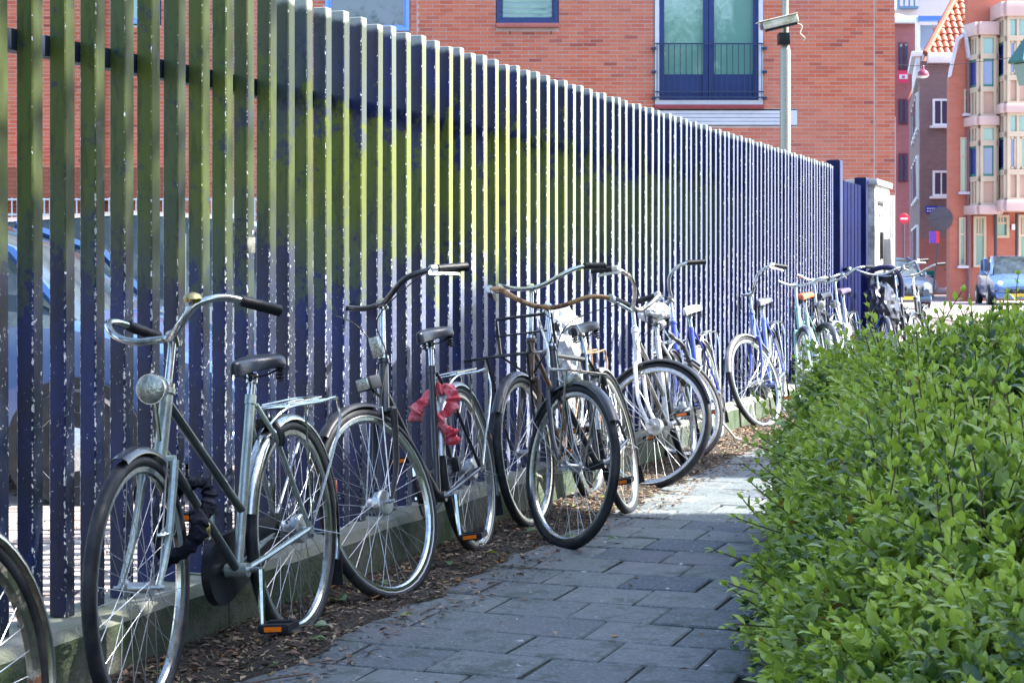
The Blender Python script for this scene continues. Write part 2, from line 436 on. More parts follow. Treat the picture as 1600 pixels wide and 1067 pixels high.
# pavement slabs 30 x 30
def slab_mat():
    g = NG('grey_paving_slab'); wp = g.wpos(); oi = g.n('ShaderNodeObjectInfo')
    a = g.noise(wp, 1.6, 5, .6); b = g.noise(wp, 14, 6, .7); c_ = g.noise(wp, 70, 4, .75)
    r_ = oi.outputs['Random']
    base = g.mix(r_, (.070, .092, .100), (.145, .160, .162))
    base = g.mix(g.step(r_, .86, .9), base, (.045, .062, .088))
    base = g.mix(g.math('MULTIPLY', g.step(b, .42, .72), .6), base, (.045, .060, .058))
    base = g.mix(g.math('MULTIPLY', g.step(c_, .50, .68), .65), base, (.26, .27, .27))
    d_ = g.noise(wp, 6, 6, .75, .6)
    base = g.mix(g.math('MULTIPLY', g.step(d_, .52, .62), .65), base, (.035, .045, .035))
    base = g.mix(g.math('MULTIPLY', g.step(g.noise(g.map(wp, (1, 3, 1)), 30, 4, .7), .66, .70), .6), base, (.03, .028, .022))
    base = g.mix(g.step(g.noise(wp, 23, 2, .4), .735, .755), base, (.42, .44, .46))
    base = g.mix(g.math('MULTIPLY', g.step(a, .50, .70), .45), base, (.15, .13, .155))
    return g.done(base, .78, 0, g.bump(g.math('ADD', b, c_), .35, .004))
SLABM = slab_mat()
path = MB().add([tuple(p+Vector((0, 0, -.022))) for p in strip(-6, 13.5, .30, 2.02)], [(0, 1, 2, 3)]).build('path', M('joint_sand', (.020, .020, .016), .95, 0, (.02, .035, .010), 6), None, False)
path['kind'] = 'structure'
T = .30
slab_meshes = []
for k in range(6):
    mb = MB(); rr = random.Random(k)
    j = [rr.uniform(-.0035, .0035) for _ in range(8)]
    h = T/2-.005
    top = [(-h+.006+j[0], -h+.006+j[1], 0), (h-.006+j[2], -h+.006+j[3], 0), (h-.006+j[4], h-.006+j[5], 0), (-h+.006+j[6], h-.006+j[7], 0)]
    mid = [(-h+j[0], -h+j[1], -.005), (h+j[2], -h+j[3], -.005), (h+j[4], h+j[5], -.005), (-h+j[6], h+j[7], -.005)]
    bot = [(x, y, -.03) for x, y, z in mid]
    mb.add(top+mid+bot, [(0, 1, 2, 3)]+[(4+i, 4+(i+1) % 4, (i+1) % 4, i) for i in range(4)]+[(8+i, 8+(i+1) % 4, 4+(i+1) % 4, 4+i) for i in range(4)])
    me = bpy.data.meshes.new('paving_slab'); me.from_pydata(mb.v, [], mb.f); me.materials.append(SLABM); slab_meshes.append(me)
# a slab corner stands at the ground point (.1185, 5.434)
ref = Vector((.1185, 5.434, 0))-PL0; sref, nref = ref.dot(S), ref.dot(N)
row0 = sref-T*12
for rI in range(0, 52):
    sv = row0+rI*T
    offs = 0 if rI % 2 == 0 else T/2
    nn = nref-T*6+offs+random.uniform(-.004, .004)
    while nn < 1.80:
        left_lim = .30+.07*math.sin(rI*1.7)
        if nn-T/2 > left_lim-.24:
            c = PL0+S*(sv+T/2)+N*(nn)
            if c.y > 4.0 and c.y < 17:
                o = link('paving_slab', random.choice(slab_meshes), path, (c.x, c.y, random.uniform(-.0035, .0025)))
                o.rotation_euler = (R(random.uniform(-.6, .6)), R(random.uniform(-.6, .6)), ROTF+R(random.uniform(-.5, .5))+random.choice((0, math.pi/2, math.pi)))
        nn += T
# edge kerb stones next to the hedge
for i in range(16):
    c = PL0+S*(-2.6+i*1.0)+N*(1.99)
    MB().box((0, 0, 0), (.98, .06, .12), 0, .006).build('edging_stone', SLABM, path, (c.x, c.y, -.052)).rotation_euler = (0, 0, ROTF)

# car park paving beyond the fence
def clinker_mat():
    g = NG('clinker_brick'); at_ = g.n('ShaderNodeAttribute', attribute_name='shade'); wp = g.wpos()
    b = g.noise(wp, 40, 4, .7)
    c = g.mix(at_.outputs['Fac'], (.30, .22, .18), (.42, .38, .34))
    return g.done(g.mix(g.math('MULTIPLY', b, .5), c, (.16, .13, .11)), .8, 0, g.bump(b, .4, .005))
def boxes_np(C, D, rz):
    """many boxes without bottoms: centres (n,3), dims (n,3), yaw"""
    C = np.asarray(C); D = np.asarray(D)/2; n = len(C)
    base = np.array([(-1, -1, -1), (1, -1, -1), (1, 1, -1), (-1, 1, -1), (-1, -1, 1), (1, -1, 1), (1, 1, 1), (-1, 1, 1)], float)
    P = base[None]*D[:, None, :]
    rz = np.broadcast_to(np.asarray(rz, float), (n,)); c, s_ = np.cos(rz)[:, None], np.sin(rz)[:, None]
    X = P[..., 0]*c-P[..., 1]*s_; Y = P[..., 0]*s_+P[..., 1]*c
    P = np.stack([X, Y, P[..., 2]], -1)+C[:, None, :]
    f = np.array([(4, 5, 6, 7), (0, 1, 5, 4), (1, 2, 6, 5), (2, 3, 7, 6), (3, 0, 4, 7)])
    Fc = (f[None]+(np.arange(n)*8)[:, None, None]).reshape(-1, 4)
    return P.reshape(-1, 3), Fc
Cc = []; Dd = []; sh = []
yard = quad_sheet('car_park_paving', [(-14, 3.0), (-.2, 3.0), (6, 26), (-14, 26)], -.045, M('joint_sand_dark', (.05, .045, .04), .95))
# keep the yard west of the fence
yard.data.clear_geometry(); P4 = [fpt(-5, -.26), fpt(17, -.26), Vector((-14, 30, 0)), Vector((-14, 2, 0))]
yard.data.from_pydata([(p.x, p.y, -.045) for p in P4], [], [(0, 1, 2, 3)])
y = 4.0; r_ = 0
while y < 11.5:
    x = -4.6+(r_ % 2)*.1
    while x < 1.5:
        d = (Vector((x, y, 0))-FP0).dot(N)
        if d < -.36:
            Cc.append((x, y, -.03+rng.uniform(-.003, .003))); Dd.append((.19, .09, .06)); sh.append(rng.random())
        x += .2
    y += .1; r_ += 1
V, Fc = boxes_np(Cc, Dd, 0)
o = link('clinker_bricks', np_mesh('clinker_bricks', V, Fc, clinker_mat(), {'shade': np.repeat(sh, 8)}), yard); o['kind'] = 'stuff'

# ------------------------------------------------------------------ bicycles
# local frame: x = heading, y = the rider's left, z = up; origin on the ground under the rear hub
WR = .345; HUBX = 1.10; TILT = R(22)
AX0 = Vector((.918, 0, .66)); AXD = Vector((-math.sin(TILT), 0, math.cos(TILT)))
def steer_m(deg):
    return Matrix.Translation(AX0) @ Matrix.Rotation(R(deg), 4, AXD) @ Matrix.Translation(-AX0)
def axp(z): return AX0+AXD*((z-AX0.z)/AXD.z)
def wheel(bike, name, T, tyre_mat, rim_mat, spoke_mat, tw=.019, drum=False, r=WR, white=None):
    mb = MB(T)
    ri = r-.027
    prof = [(-.013, ri+.004), (-.012, ri-.010), (-.006, ri-.016), (.006, ri-.016), (.012, ri-.010), (.013, ri+.004)]
    n = 56; vs = []; fs = []
    for i in range(n):
        q = 2*math.pi*i/n
        for (y, rr) in prof: vs.append((rr*math.cos(q), y, rr*math.sin(q)))
    p = len(prof)
    for i in range(n):
        j = (i+1) % n
        for k in range(p): l = (k+1) % p; fs.append((i*p+k, j*p+k, j*p+l, i*p+l))
    mb.add(vs, fs); w_ = mb.build(name, rim_mat, bike)
    # tyre with a ridged tread
    mb = MB(T); vs = []; fs = []; n = 96; p = 12
    for i in range(n):
        q = 2*math.pi*i/n
        for k in range(p):
            a = 2*math.pi*k/p; ca, sa = math.cos(a), math.sin(a)
            rr = ri+.018+ca*.0185+(.0016 if (ca > .45 and (i+k) % 2) else 0)
            vs.append((rr*math.cos(q), sa*tw, rr*math.sin(q)))
    for i in range(n):
        j = (i+1) % n
        for k in range(p): l = (k+1) % p; fs.append((i*p+k, j*p+k, j*p+l, i*p+l))
    mb.add(vs, fs); mb.build('tyre', tyre_mat, w_)
    mb = MB(T)
    for sy in (-1, 1):
        pts = [(( ri+.006)*math.cos(2*math.pi*i/40), sy*(tw-.004), (ri+.006)*math.sin(2*math.pi*i/40)) for i in range(40)]
        mb.tube(pts, .0028, 4, True)
    if white: mb.build('reflective_band', white, w_)
    # hub
    mb = MB(T); Ry = Matrix.Rotation(R(-90), 4, 'X')
    hw = .038
    if drum: mb.lathe([(.012, -hw), (.028, -hw), (.028, -hw+.004), (.016, -hw+.010), (.018, .0), (.045, .004), (.048, .03), (.042, .036), (.012, hw)], 18, Ry)
    else: mb.lathe([(.010, -hw), (.024, -hw), (.024, -hw+.004), (.015, -hw+.010), (.015, hw-.01), (.024, hw-.004), (.024, hw), (.010, hw)], 14, Ry)
    mb.lathe([(.005, -.072), (.0055, .072)], 8, Ry)
    mb.lathe([(.009, .050), (.009, .060)], 6, Ry); mb.lathe([(.009, -.060), (.009, -.050)], 6, Ry)
    mb.build('hub', ALU, w_)
    mb = MB(T); ns = 36
    for i in range(ns):
        side = 1 if i % 2 else -1
        a = 2*math.pi*i/ns; cr = R(62)*(1 if (i//2) % 2 else -1)
        b = a+cr; jit = random.uniform(-.004, .004)
        mb.tube([(.022*math.cos(b), side*hw*.9, .022*math.sin(b)), ((ri-.014)*math.cos(a+jit), side*.002, (ri-.014)*math.sin(a+jit))], .0011, 4, cap=False)
    mb.build('spokes', spoke_mat, w_)
    return w_
def fender(bike, name, mat, c, a0, a1, T=None, r=.372, w_=.026, flap=False):
    mb = MB(T or Matrix()); n = 26; vs = []; fs = []
    sec = [(-w_, -.014), (-w_*.85, -.004), (-w_*.4, .003), (w_*.4, .003), (w_*.85, -.004), (w_, -.014)]
    sec = sec+[(y, z-.002) for y, z in reversed(sec)]
    p = len(sec)
    for i in range(n+1):
        q = R(a0+(a1-a0)*i/n)
        for (y, dr) in sec: vs.append((c[0]+(r+dr)*math.cos(q), y, c[2]+(r+dr)*math.sin(q)))
    for i in range(n):
        for k in range(p): l = (k+1) % p; fs.append((i*p+k, i*p+l, (i+1)*p+l, (i+1)*p+k))
    fs.append(tuple(range(p))); fs.append(tuple(range((n+1)*p-1, n*p-1, -1)))
    o = mb.add(vs, fs).build(name, mat, bike)
    # stays
    mb = MB(T or Matrix())
    q = R(a1 if name == 'rear_fender' else a0)
    q = R((a1-14) if name == 'rear_fender' else (a0 if a0 < 0 else a1))
    e = (c[0]+(r-.004)*math.cos(q), c[2]+(r-.004)*math.sin(q))
    for sy in (-1, 1):
        mb.tube([(c[0], sy*.056, c[2]), (e[0], sy*w_, e[1])], .0025, 5)
    mb.build('fender_stay', ALU, o)
    if flap:
        mb = MB(T or Matrix()); q = R(a1)
        mb.box((c[0]+r*math.cos(q), 0, c[2]+r*math.sin(q)-.04), (.004, .06, .09)); mb.build('mud_flap', DARKPL, o)
    return o
BARS = {
 'omafiets': [(0, 0, 0), (.02, .04, 0), (.05, .10, .005), (.07, .17, .035), (.055, .23, .085), (.0, .27, .10), (-.07, .29, .085), (-.19, .31, .045)],
 'tour': [(0, 0, 0), (.015, .05, .0), (.035, .12, .02), (.03, .20, .055), (-.01, .26, .065), (-.08, .30, .06), (-.17, .325, .05)],
 'flat': [(0, 0, 0), (.01, .08, .01), (.01, .16, .04), (-.02, .23, .065), (-.07, .29, .07), (-.14, .33, .065)],
 'high': [(0, 0, 0), (.01, .05, .01), (.03, .09, .06), (.03, .14, .12), (0, .20, .15), (-.06, .25, .15), (-.16, .28, .12)],
}
def bicycle(label, rear, az, lean, steer=0, frame='ladies', fcol=None, tcol=None, forkm=None, bar='omafiets', barm=None, bar_z=1.02,
            saddle_z=.93, saddle_m=None, fend=None, fend_f=None, front_arc=(20, 150), chaincase='full', rack=True, rack_m=None, light='dome',
            crank=-90, tyre=None, rim=None, front_rack=None, bell=False, levers=False, kickstand=False, ring_lock=True, wheelbase=HUBX,
            drum=False, drop=None, band=None, taillight=True, bar_yaw=0, bar_roll=0, bar_tilt=0, bar_scale=1.0):
    h = math.atan2(-math.cos(R(az)), -math.sin(R(az)))
    b = thing('bicycle', label, 'bicycle', (rear[0], rear[1], -.004), (R(lean), 0, h), 'bicycles parked against the blue fence')
    fcol = fcol or CHROME; tcol = tcol or fcol; forkm = forkm or fcol; fend = fend or CHROME; fend_f = fend_f or fend
    barm = barm or CHROME; saddle_m = saddle_m or LEATHER; rack_m = rack_m or CHROME; tyre = tyre or RUBBER; rim = rim or CHROME
    TS = steer_m(steer)
    rh = Vector((0, 0, WR)); fh = Vector((HUBX, 0, WR))
    bb = Vector((.455, 0, .285)); st_top = Vector((.262, 0, .80)); seatd = (st_top-bb).normalized()
    h0 = axp(.665); h1 = axp(.855)
    def onseat(z): return bb+seatd*((z-bb.z)/seatd.z)
    # frame: head tube and seat tube in one colour, sloping tubes in another
    hm = MB(); hm.tube([h0, h1], .019, 12).tube([h0-AXD*.004, h0+AXD*.012], .024, 12).tube([h1-AXD*.012, h1+AXD*.004], .024, 12)
    mb = MB(); mb.tube([bb, st_top], .0155, 12).tube([bb+Vector((0, -.036, 0)), bb+Vector((0, .036, 0))], .022, 12)
    mb.tube([st_top-seatd*.03, st_top], .0185, 12)
    for sy in (-1, 1):
        mb.tube([bb+Vector((-.02, sy*.02, 0)), (.30, sy*.03, .30), (0, sy*.058, WR)], .0095, 8)
        mb.tube([st_top+Vector((0, sy*.016, -.03)), (.17, sy*.035, .66), (0, sy*.058, WR)], .0075, 8)
        mb.box((-.005, sy*.058, WR), (.035, .006, .04))
    fr = mb.build('frame', fcol, b)
    hm.build('head_tube', fcol, fr)
    mb = MB()
    if frame == 'ladies':
        mb.tube([h0+AXD*.035, bb], .0145, 12); mb.tube([h1-AXD*.03, onseat(.455)], .0135, 12)
    elif frame == 'swan':
        a = h1-AXD*.03; e = onseat(.48)
        mb.tube(smooth_path([a, a+Vector((-.07, 0, -.035)), a+Vector((-.20, 0, -.16)), e+Vector((.12, 0, .06)), e], 4), .014, 12)
        mb.tube([h0+AXD*.03, bb], .0145, 12)
    elif frame == 'mono':
        mb.tube([h0+AXD*.07, h0+Vector((-.2, 0, -.13)), bb+Vector((0, 0, .0))], .021, 12)
        mb.tube([h0+AXD*.02, bb+Vector((.04, 0, -.02))], .012, 12)
    else:
        mb.tube([h1-AXD*.03, onseat(.775)], .0135, 12); mb.tube([h0+AXD*.03, bb], .015, 12)
    mb.build('sloping_tubes', tcol, fr)
    # fork
    mb = MB(TS)
    cr_ = axp(.665)
    mb.tube([cr_+Vector((0, -.045, 0)), cr_+Vector((0, .045, 0))], .015, 8)
    for sy in (-1, 1):
        p = cr_+Vector((0, sy*.043, .0))
        mb.tube(smooth_path([p, axp(.56)+Vector((0, sy*.047, 0)), axp(.45)+Vector((.008, sy*.051, 0)), fh+Vector((0, sy*.055, 0))], 4), [.013]*4+[.012]*4+[.0105]*3+[.008]*2, 8)
    mb.tube([h0, h1+AXD*.03], .0125, 8)
    fork = mb.build('fork', forkm, b)
    wheel(b, 'rear_wheel', Matrix.Translation(rh), tyre, rim, ALU, drum=True, white=band)
    wheel(b, 'front_wheel', TS @ Matrix.Translation(fh), tyre, rim, ALU, drum=drum, white=band)
    if fend: fender(b, 'rear_fender', fend, rh, 15, 205, None, flap=True)
    if fend_f: fender(b, 'front_fender', fend_f, fh, front_arc[0], front_arc[1], TS)
    # stem and bar
    bz = axp(bar_z)
    mb = MB(TS).tube([h1, bz], .0115, 10).tube([bz+Vector((-.01, 0, -.022)), bz+Vector((0.01, 0, .016))], .017, 10)
    mb.tube([h1, h1+AXD*.018], .021, 12)
    mb.build('stem', CHROME, b)
    half = BARS[bar]
    pts = [Vector((x, -y, z)) for x, y, z in reversed(half)]+[Vector(p) for p in half[1:]]
    if drop: pts = [Vector((p.x, p.y, p.z*drop)) for p in pts]
    BM = Matrix.Rotation(R(bar_yaw), 3, 'Z') @ Matrix.Rotation(R(bar_tilt), 3, 'X') @ Matrix.Rotation(R(bar_roll), 3, 'Y') @ Matrix.Scale(bar_scale, 3)
    pts = [bz+BM @ (p+Vector((.02, 0, 0))) for p in pts]
    sp = smooth_path(pts, 4)
    hb = MB(TS).tube(sp, .0112, 10).build('handlebar', barm, b)
    for sgn, (pa, pb) in ((1, (pts[-2], pts[-1])), (-1, (pts[1], pts[0]))):
        d = (pb-pa).normalized(); e0 = pb-d*.115; e1 = pb+d*.012
        q = [e0+d*(.127*t/8) for t in range(9)]
        MB(TS).tube(q, [.0165, .0155, .0175, .0155, .0175, .0155, .0175, .0165, .0175], 10).build('grip', GRIP, hb)
        if levers:
            c0 = pb-d*.135; out = Vector((.035, 0, -.018))
            lv = MB(TS).tube([c0-d*.012, c0+d*.012], .018, 10)
            lv.tube(smooth_path([c0, c0+out, c0+out+d*.05, c0+out*.9+d*.13+Vector((.01, 0, -.01))], 3), .0062, 6, flat=1.6)
            lv.build('brake_lever', ALU, hb)
            MB(TS).tube(smooth_path([c0+out*.6, c0+Vector((.10, -sgn*.03, -.03)), bz+Vector((.13, sgn*.05, -.06)), bz+Vector((.09, sgn*.02, -.20)), h0+Vector((.05, sgn*.02, .02)), h0+Vector((.03, sgn*.03, -.06))], 5), .0026, 5).build('brake_cable', DARKPL, hb)
    if bell:
        bp = pts[-4]+Vector((0, -.01, .018))
        MB(TS).lathe([(.0, -.012), (.026, -.010), (.028, -.002), (.022, .010), (.010, .016), (.001, .018)], 18, Matrix.Translation(bp)).build('bell', BRASS, hb)
    # saddle
    sc = onseat(saddle_z-.05)
    mb = MB().tube([onseat(.72), sc], .0125, 10); mb.tube([sc-seatd*.02, sc+seatd*.01], .019, 10)
    mb.build('seat_post', CHROME, b)
    sd_ = saddle_mesh(sc+Vector((.0, 0, .045)), saddle_m, b)
    mb = MB()
    for sy in (-1, 1):
        mb.tube(smooth_path([sc+Vector((.12, sy*.012, .03)), sc+Vector((0, sy*.025, .0)), sc+Vector((-.11, sy*.05, .02))], 3), .0035, 5)
        coil = [sc+Vector((-.095+.014*math.cos(t*.9), sy*.055+.014*math.sin(t*.9), -.02+t*.0016)) for t in range(34)]
        mb.tube(coil, .003, 4)
    mb.build('saddle_springs', DARKPL, sd_)
    # drive side on the rider's right (y < 0)
    if chaincase == 'full':
        mb = MB(); out = [(bb.x+.105*math.cos(R(a)), bb.z+.105*math.sin(R(a))) for a in range(-110, 91, 20)]
        out += [(rh.x+.055*math.cos(R(a)), rh.z+.055*math.sin(R(a))) for a in range(95, 262, 24)]
        mb.prism(out, -.072, -.045); mb.build('chain_case', M('black_chain_case', (.006, .008, .011), .35, 0, (.015, .015, .018), 8, .6, spec=.3), b)
    else:
        mb = MB(); Ry = Matrix.Translation(bb+Vector((0, -.05, 0))) @ Matrix.Rotation(R(-90), 4, 'X')
        mb.lathe([(.06, -.0015), (.088, -.0015), (.088, .0015), (.06, .0015)], 30, Ry)
        for a in range(5): mb.tube([bb+Vector((0, -.05, 0)), bb+Vector((.07*math.cos(a*1.2566), -.05, .07*math.sin(a*1.2566)))], .007, 5)
        ch = [(bb.x+.088*math.cos(R(a)), -.05, bb.z+.088*math.sin(R(a))) for a in range(-85, 86, 17)]
        ch += [(rh.x+.04*math.cos(R(a)), -.05, rh.z+.04*math.sin(R(a))) for a in range(95, 266, 24)]
        mb.tube(ch, .0045, 4, True); mb.build('chain', DARKPL, b)
        MB().prism([(rh.x-.03, rh.z+.045), (bb.x+.08, bb.z+.10), (bb.x+.10, bb.z+.02), (bb.x+.02, bb.z+.085), (rh.x, rh.z+.05)], -.062, -.048).build('chain_guard', DARKPL, b)
    ca = R(crank); cd = Vector((math.cos(ca), 0, math.sin(ca)))
    mb = MB(); mb.tube([bb+Vector((0, -.07, 0)), bb+Vector((0, .075, 0))], .008, 8)
    mb.tube([bb+Vector((0, .075, 0)), bb+cd*.17+Vector((0, .083, 0))], [.013, .009], 8)
    mb.tube([bb+Vector((0, -.082, 0)), bb-cd*.17+Vector((0, -.088, 0))], [.013, .009], 8)
    crk = mb.build('crank', CHROME, b)
    for sgn in (1, -1):
        pc = bb+cd*.17*sgn+Vector((0, sgn*.135, 0))
        mb = MB().box(pc+Vector((.033, 0, 0)), (.022, .09, .026), 0, .005).box(pc+Vector((-.033, 0, 0)), (.022, .09, .026), 0, .005)
        mb.tube([pc-Vector((0, sgn*.05, 0)), pc+Vector((0, sgn*.045, 0))], .010, 8)
        mb.box(pc+Vector((0, sgn*.045, 0)), (.085, .008, .02)).box(pc-Vector((0, sgn*.045, 0)), (.085, .008, .02))
        pd = mb.build('pedal', GRIP, crk)
        mb = MB()
        for sx in (-1, 1): mb.box(pc+Vector((sx*.045, 0, 0)), (.003, .055, .014))
        mb.build('pedal_reflector', ORANGE, pd)
    if rack:
        zt = .745; mb = MB()
        for sy in (-1, 1):
            mb.tube(smooth_path([(.20, sy*.03, .70), (.12, sy*.06, zt), (-.15, sy*.065, zt), (-.30, sy*.065, zt+.005), (-.335, sy*.06, zt-.02), (-.30, sy*.068, zt-.11), (0, sy*.07, WR+.01)], 3), .0048, 6)
            mb.tube([(-.02, sy*.065, zt), (0, sy*.07, WR+.01)], .0042, 6)
        for yy in (-.03, 0, .03): mb.tube([(.12, yy, zt), (-.31, yy, zt)], .0036, 5)
        for xx in (.12, -.05, -.20, -.31): mb.tube([(xx, -.065, zt), (xx, .065, zt)], .004, 5)
        rk = mb.build('luggage_rack', rack_m, b)
        MB().tube([(.08, -.045, zt+.012), (-.22, -.045, zt+.014), (-.235, 0, zt+.014), (-.22, .045, zt+.014), (.08, .045, zt+.012)], .0035, 5).build('spring_clip', rack_m, rk)
    if taillight:
        q = R(168); MB().box((.385*math.cos(q), 0, WR+.385*math.sin(q)+.012), (.02, .035, .045), 0, .004).build('tail_light', REDREF, b)
    if light:
        lp = h1+AXD*(-.02)+Vector((.10, 0, .03))
        if light == 'low': lp = axp(.70)+Vector((.13, 0, .02))
        mb = MB(TS); Rx = Matrix.Translation(lp) @ Matrix.Rotation(R(90), 4, 'Y')
        if light == 'box':
            MB(TS).box(axp(.91)+Vector((.05, 0, 0)), (.012, .05, .08), 0, .012).build('white_reflector', LENS, b)
            lp = lp+Vector((.02, 0, -.085))
            mb.box(lp, (.085, .062, .05), 0, .01); hl = mb.build('headlight', DARKPL, b)
            MB(TS).box(lp+Vector((.045, 0, 0)), (.008, .054, .042), 0, .004).build('lamp_lens', LENS, hl)
        else:
            k = 1.12 if light == 'dome' else 1.0
            mb.lathe([(.004*k, -.06*k), (.018*k, -.05*k), (.032*k, -.025*k), (.038*k, .01*k), (.038*k, .02*k)], 18, Rx); hl = mb.build('headlight', CHROME, b)
            MB(TS).lathe([(.036*k, .0205*k), (.03*k, .026*k), (.01*k, .030*k), (.001, .031*k)], 18, Rx).build('lamp_lens', LENS, hl)
        MB(TS).tube([lp+Vector((-.01, 0, -.03)), axp(.70)+Vector((.01, 0, .02))], .006, 6).build('lamp_bracket', CHROME, hl)
    if ring_lock:
        mb = MB(); c0 = Vector((.13, 0, WR+.33)).normalized()
        mb.tube([(.155+.0*t, .05*math.cos(R(t)), .655+.05*math.sin(R(t))) for t in range(-30, 215, 20)], .011, 7); mb.box((.155, 0, .705), (.03, .07, .03), 0, .006)
        mb.build('ring_lock', DARKPL, b)
    if kickstand:
        MB().tube([(.36, .03, .28), (.30, .16, .03), (.27, .19, .012)], .009, 7).build('kickstand', ALU, b)
    if front_rack == 'carrier':
        mb = MB()
        zt = .80; m_ = forkm
        mb = MB(TS)
        for sy in (-1, 1):
            mb.tube(smooth_path([(.90, sy*.14, zt+.17), (.90, sy*.14, zt+.01), (.93, sy*.14, zt), (1.30, sy*.17, zt), (1.33, sy*.17, zt+.05)], 3), .008, 7)
            mb.tube([(1.18, sy*.10, zt), (HUBX, sy*.064, WR)], .006, 6)
            mb.tube([(.96, sy*.12, zt), axp(.70)+Vector((0, sy*.02, 0))], .006, 6)
        for yy in (-.085, 0, .085): mb.tube([(.92, yy, zt), (1.33, yy, zt)], .0045, 5)
        for xx in (.95, 1.12, 1.32): mb.tube([(xx, -.16, zt), (xx, .16, zt)], .006, 6)
        mb.tube([(.90, -.14, zt+.17), (.90, .14, zt+.17)], .008, 7); mb.tube([(.90, -.14, zt+.09), (.90, .14, zt+.09)], .005, 7)
        mb.build('front_carrier', front_rack_m or DARKPL, b)
    elif front_rack == 'hoop':
        mb = MB(TS); zt = .82
        for sy in (-1, 1):
            mb.tube(smooth_path([axp(.93)+Vector((.02, sy*.05, 0)), axp(.93)+Vector((.06, sy*.10, .04)), (.97, sy*.10, .84), (1.0, sy*.10, .76), (1.10, sy*.10, .755), (1.16, sy*.09, .755)], 3), .0055, 6)
            mb.tube([(1.12, sy*.09, .755), (HUBX, sy*.064, WR)], .0062, 6)
        mb.tube([(1.16, -.09, .755), (1.16, .09, .755)], .0055, 6); mb.tube([(1.0, -.10, .757), (1.0, .10, .757)], .0055, 6)
        mb.build('front_rack', CHROME_RUSTY, b)
    b['steer'] = steer
    return b
front_rack_m = None
def saddle_mesh(c, mat, parent, T=None):
    mb = MB(T or Matrix()); st_ = [(-.13, .03, -.006), (-.125, .075, .0), (-.09, .088, .006), (-.04, .078, .004), (.01, .045, 0), (.06, .026, -.002), (.11, .022, -.004), (.135, .016, -.010), (.14, .004, -.014)]
    vs = []; fs = []; p = 10
    for (x, w_, dz) in st_:
        for k in range(p):
            t = k/(p-1); a = math.pi*t
            y = w_*math.cos(a); z = dz+.020*math.sin(a)**.75
            if k in (0, p-1): z = dz-.034; y *= .93
            if k in (1, p-2): z -= .006
            vs.append((c[0]+x, c[1]+y, c[2]+z))
        for k in (0, 1, 2):
            vs.append((c[0]+x, c[1]+w_*(-.7+.7*k), c[2]+dz-.018))
    q = p+3
    for i in range(len(st_)-1):
        for k in range(q): l = (k+1) % q; fs.append((i*q+k, i*q+l, (i+1)*q+l, (i+1)*q+k))
    fs.append(tuple(range(q-1, -1, -1))); fs.append(tuple((len(st_)-1)*q+k for k in range(q)))
    o = mb.add(vs, fs).build('saddle', mat, parent, True)
    try: o.data.set_sharp_from_angle(angle=R(80))
    except Exception: pass
    sb = o.modifiers.new('round', 'SUBSURF'); sb.levels = sb.render_levels = 2
    return o
BLK = paint_metal('black_frame_enamel', (.014, .016, .022), .28, .12)
GREYG = paint_metal('grey_green_enamel', (.33, .40, .38), .3, .12, .6)
DKTUBE = paint_metal('chipped_dark_enamel', (.03, .045, .05), .3, .2)
BLUEF = paint_metal('blue_frame_enamel', (.03, .06, .38), .28, .1)
LBLUE = paint_metal('periwinkle_frame_enamel', (.13, .20, .62), .28, .1)
TEAL = paint_metal('pale_teal_enamel', (.25, .48, .45), .3, .15)
WHITEF = paint_metal('white_frame_enamel', (.62, .64, .66), .3, .15)
RUSTF = paint_metal('rusty_brown_enamel', (.10, .06, .045), .45, .5)
RUSTBAR = paint_metal('rusted_bar', (.42, .24, .10), .45, .55, .5)
WBAND = M('white_rim_band', (.55, .56, .55), .5)
CREAM = M('cream_fender', (.62, .56, .42), .45, 0, (.4, .3, .2), 12, .6)
def wheels_at(rear_hub_px, front_hub_px, hub_z=.345):
    return None
b0 = bicycle('bicycle cut off by the lower left corner, only rear wheel and pedal showing', (-1.07, 3.42), 16, 4, 0, 'ladies', DKTUBE, barm=CHROME, chaincase='open', crank=165, rack=False, light=None, kickstand=False, ring_lock=False, taillight=False, rim=CHROME_RUSTY)
b1 = bicycle('silver green step-through bicycle with chrome dome headlight, brass bell and black cloth-wrapped chain lock', (-.690, 5.79), 15.0, 4.5, 6, 'ladies', GREYG, DKTUBE, bar='omafiets', bar_z=1.0, bar_yaw=-32, bar_tilt=7, bar_scale=.9, drop=.9, saddle_z=.905,
             fend=CHROME, fend_f=BLK, front_arc=(72, 118), crank=-78, bell=True, light='dome', kickstand=False, band=None)
b2 = bicycle('black bicycle with blue lower tube, boxy headlight, brake levers and a red cloth wrapped lock', (-.135, 7.49), 14.9, 9.5, -16, 'mono', BLK, BLK, bar='tour', bar_z=1.07, bar_yaw=-12, barm=BLK, saddle_z=.94,
             fend=ALU, fend_f=DARKPL, front_arc=(50, 112), crank=-75, light='box', levers=True, chaincase='open', kickstand=False, drum=True, band=WBAND)
b3 = bicycle('old black bicycle with rusty handlebar, small front rack and front wheel turned outward', (.578, 8.66), 15.4, 12.5, 50, 'men', BLK, BLK, forkm=BLK, bar='tour', bar_z=1.04, bar_yaw=-50, barm=RUSTBAR, saddle_z=.93,
             fend=paint_metal('old_silver', (.4, .42, .42), .35, .3, .7), fend_f=BLK, front_arc=(35, 150), crank=-30, light='low', levers=True, front_rack='hoop', rack=False, kickstand=False, chaincase='open')
front_rack_m = BLK
b4 = bicycle('dark bicycle with a wide black front carrier, tight against the fence', (.42, 9.20), 17, 6, -4, 'ladies', RUSTF, RUSTF, bar='flat', bar_z=1.10, barm=CHROME, saddle_z=.92,
             fend=CREAM, fend_f=BLK, front_arc=(35, 150), crank=40, light=None, front_rack='carrier', rack_m=RUSTBAR, kickstand=False)
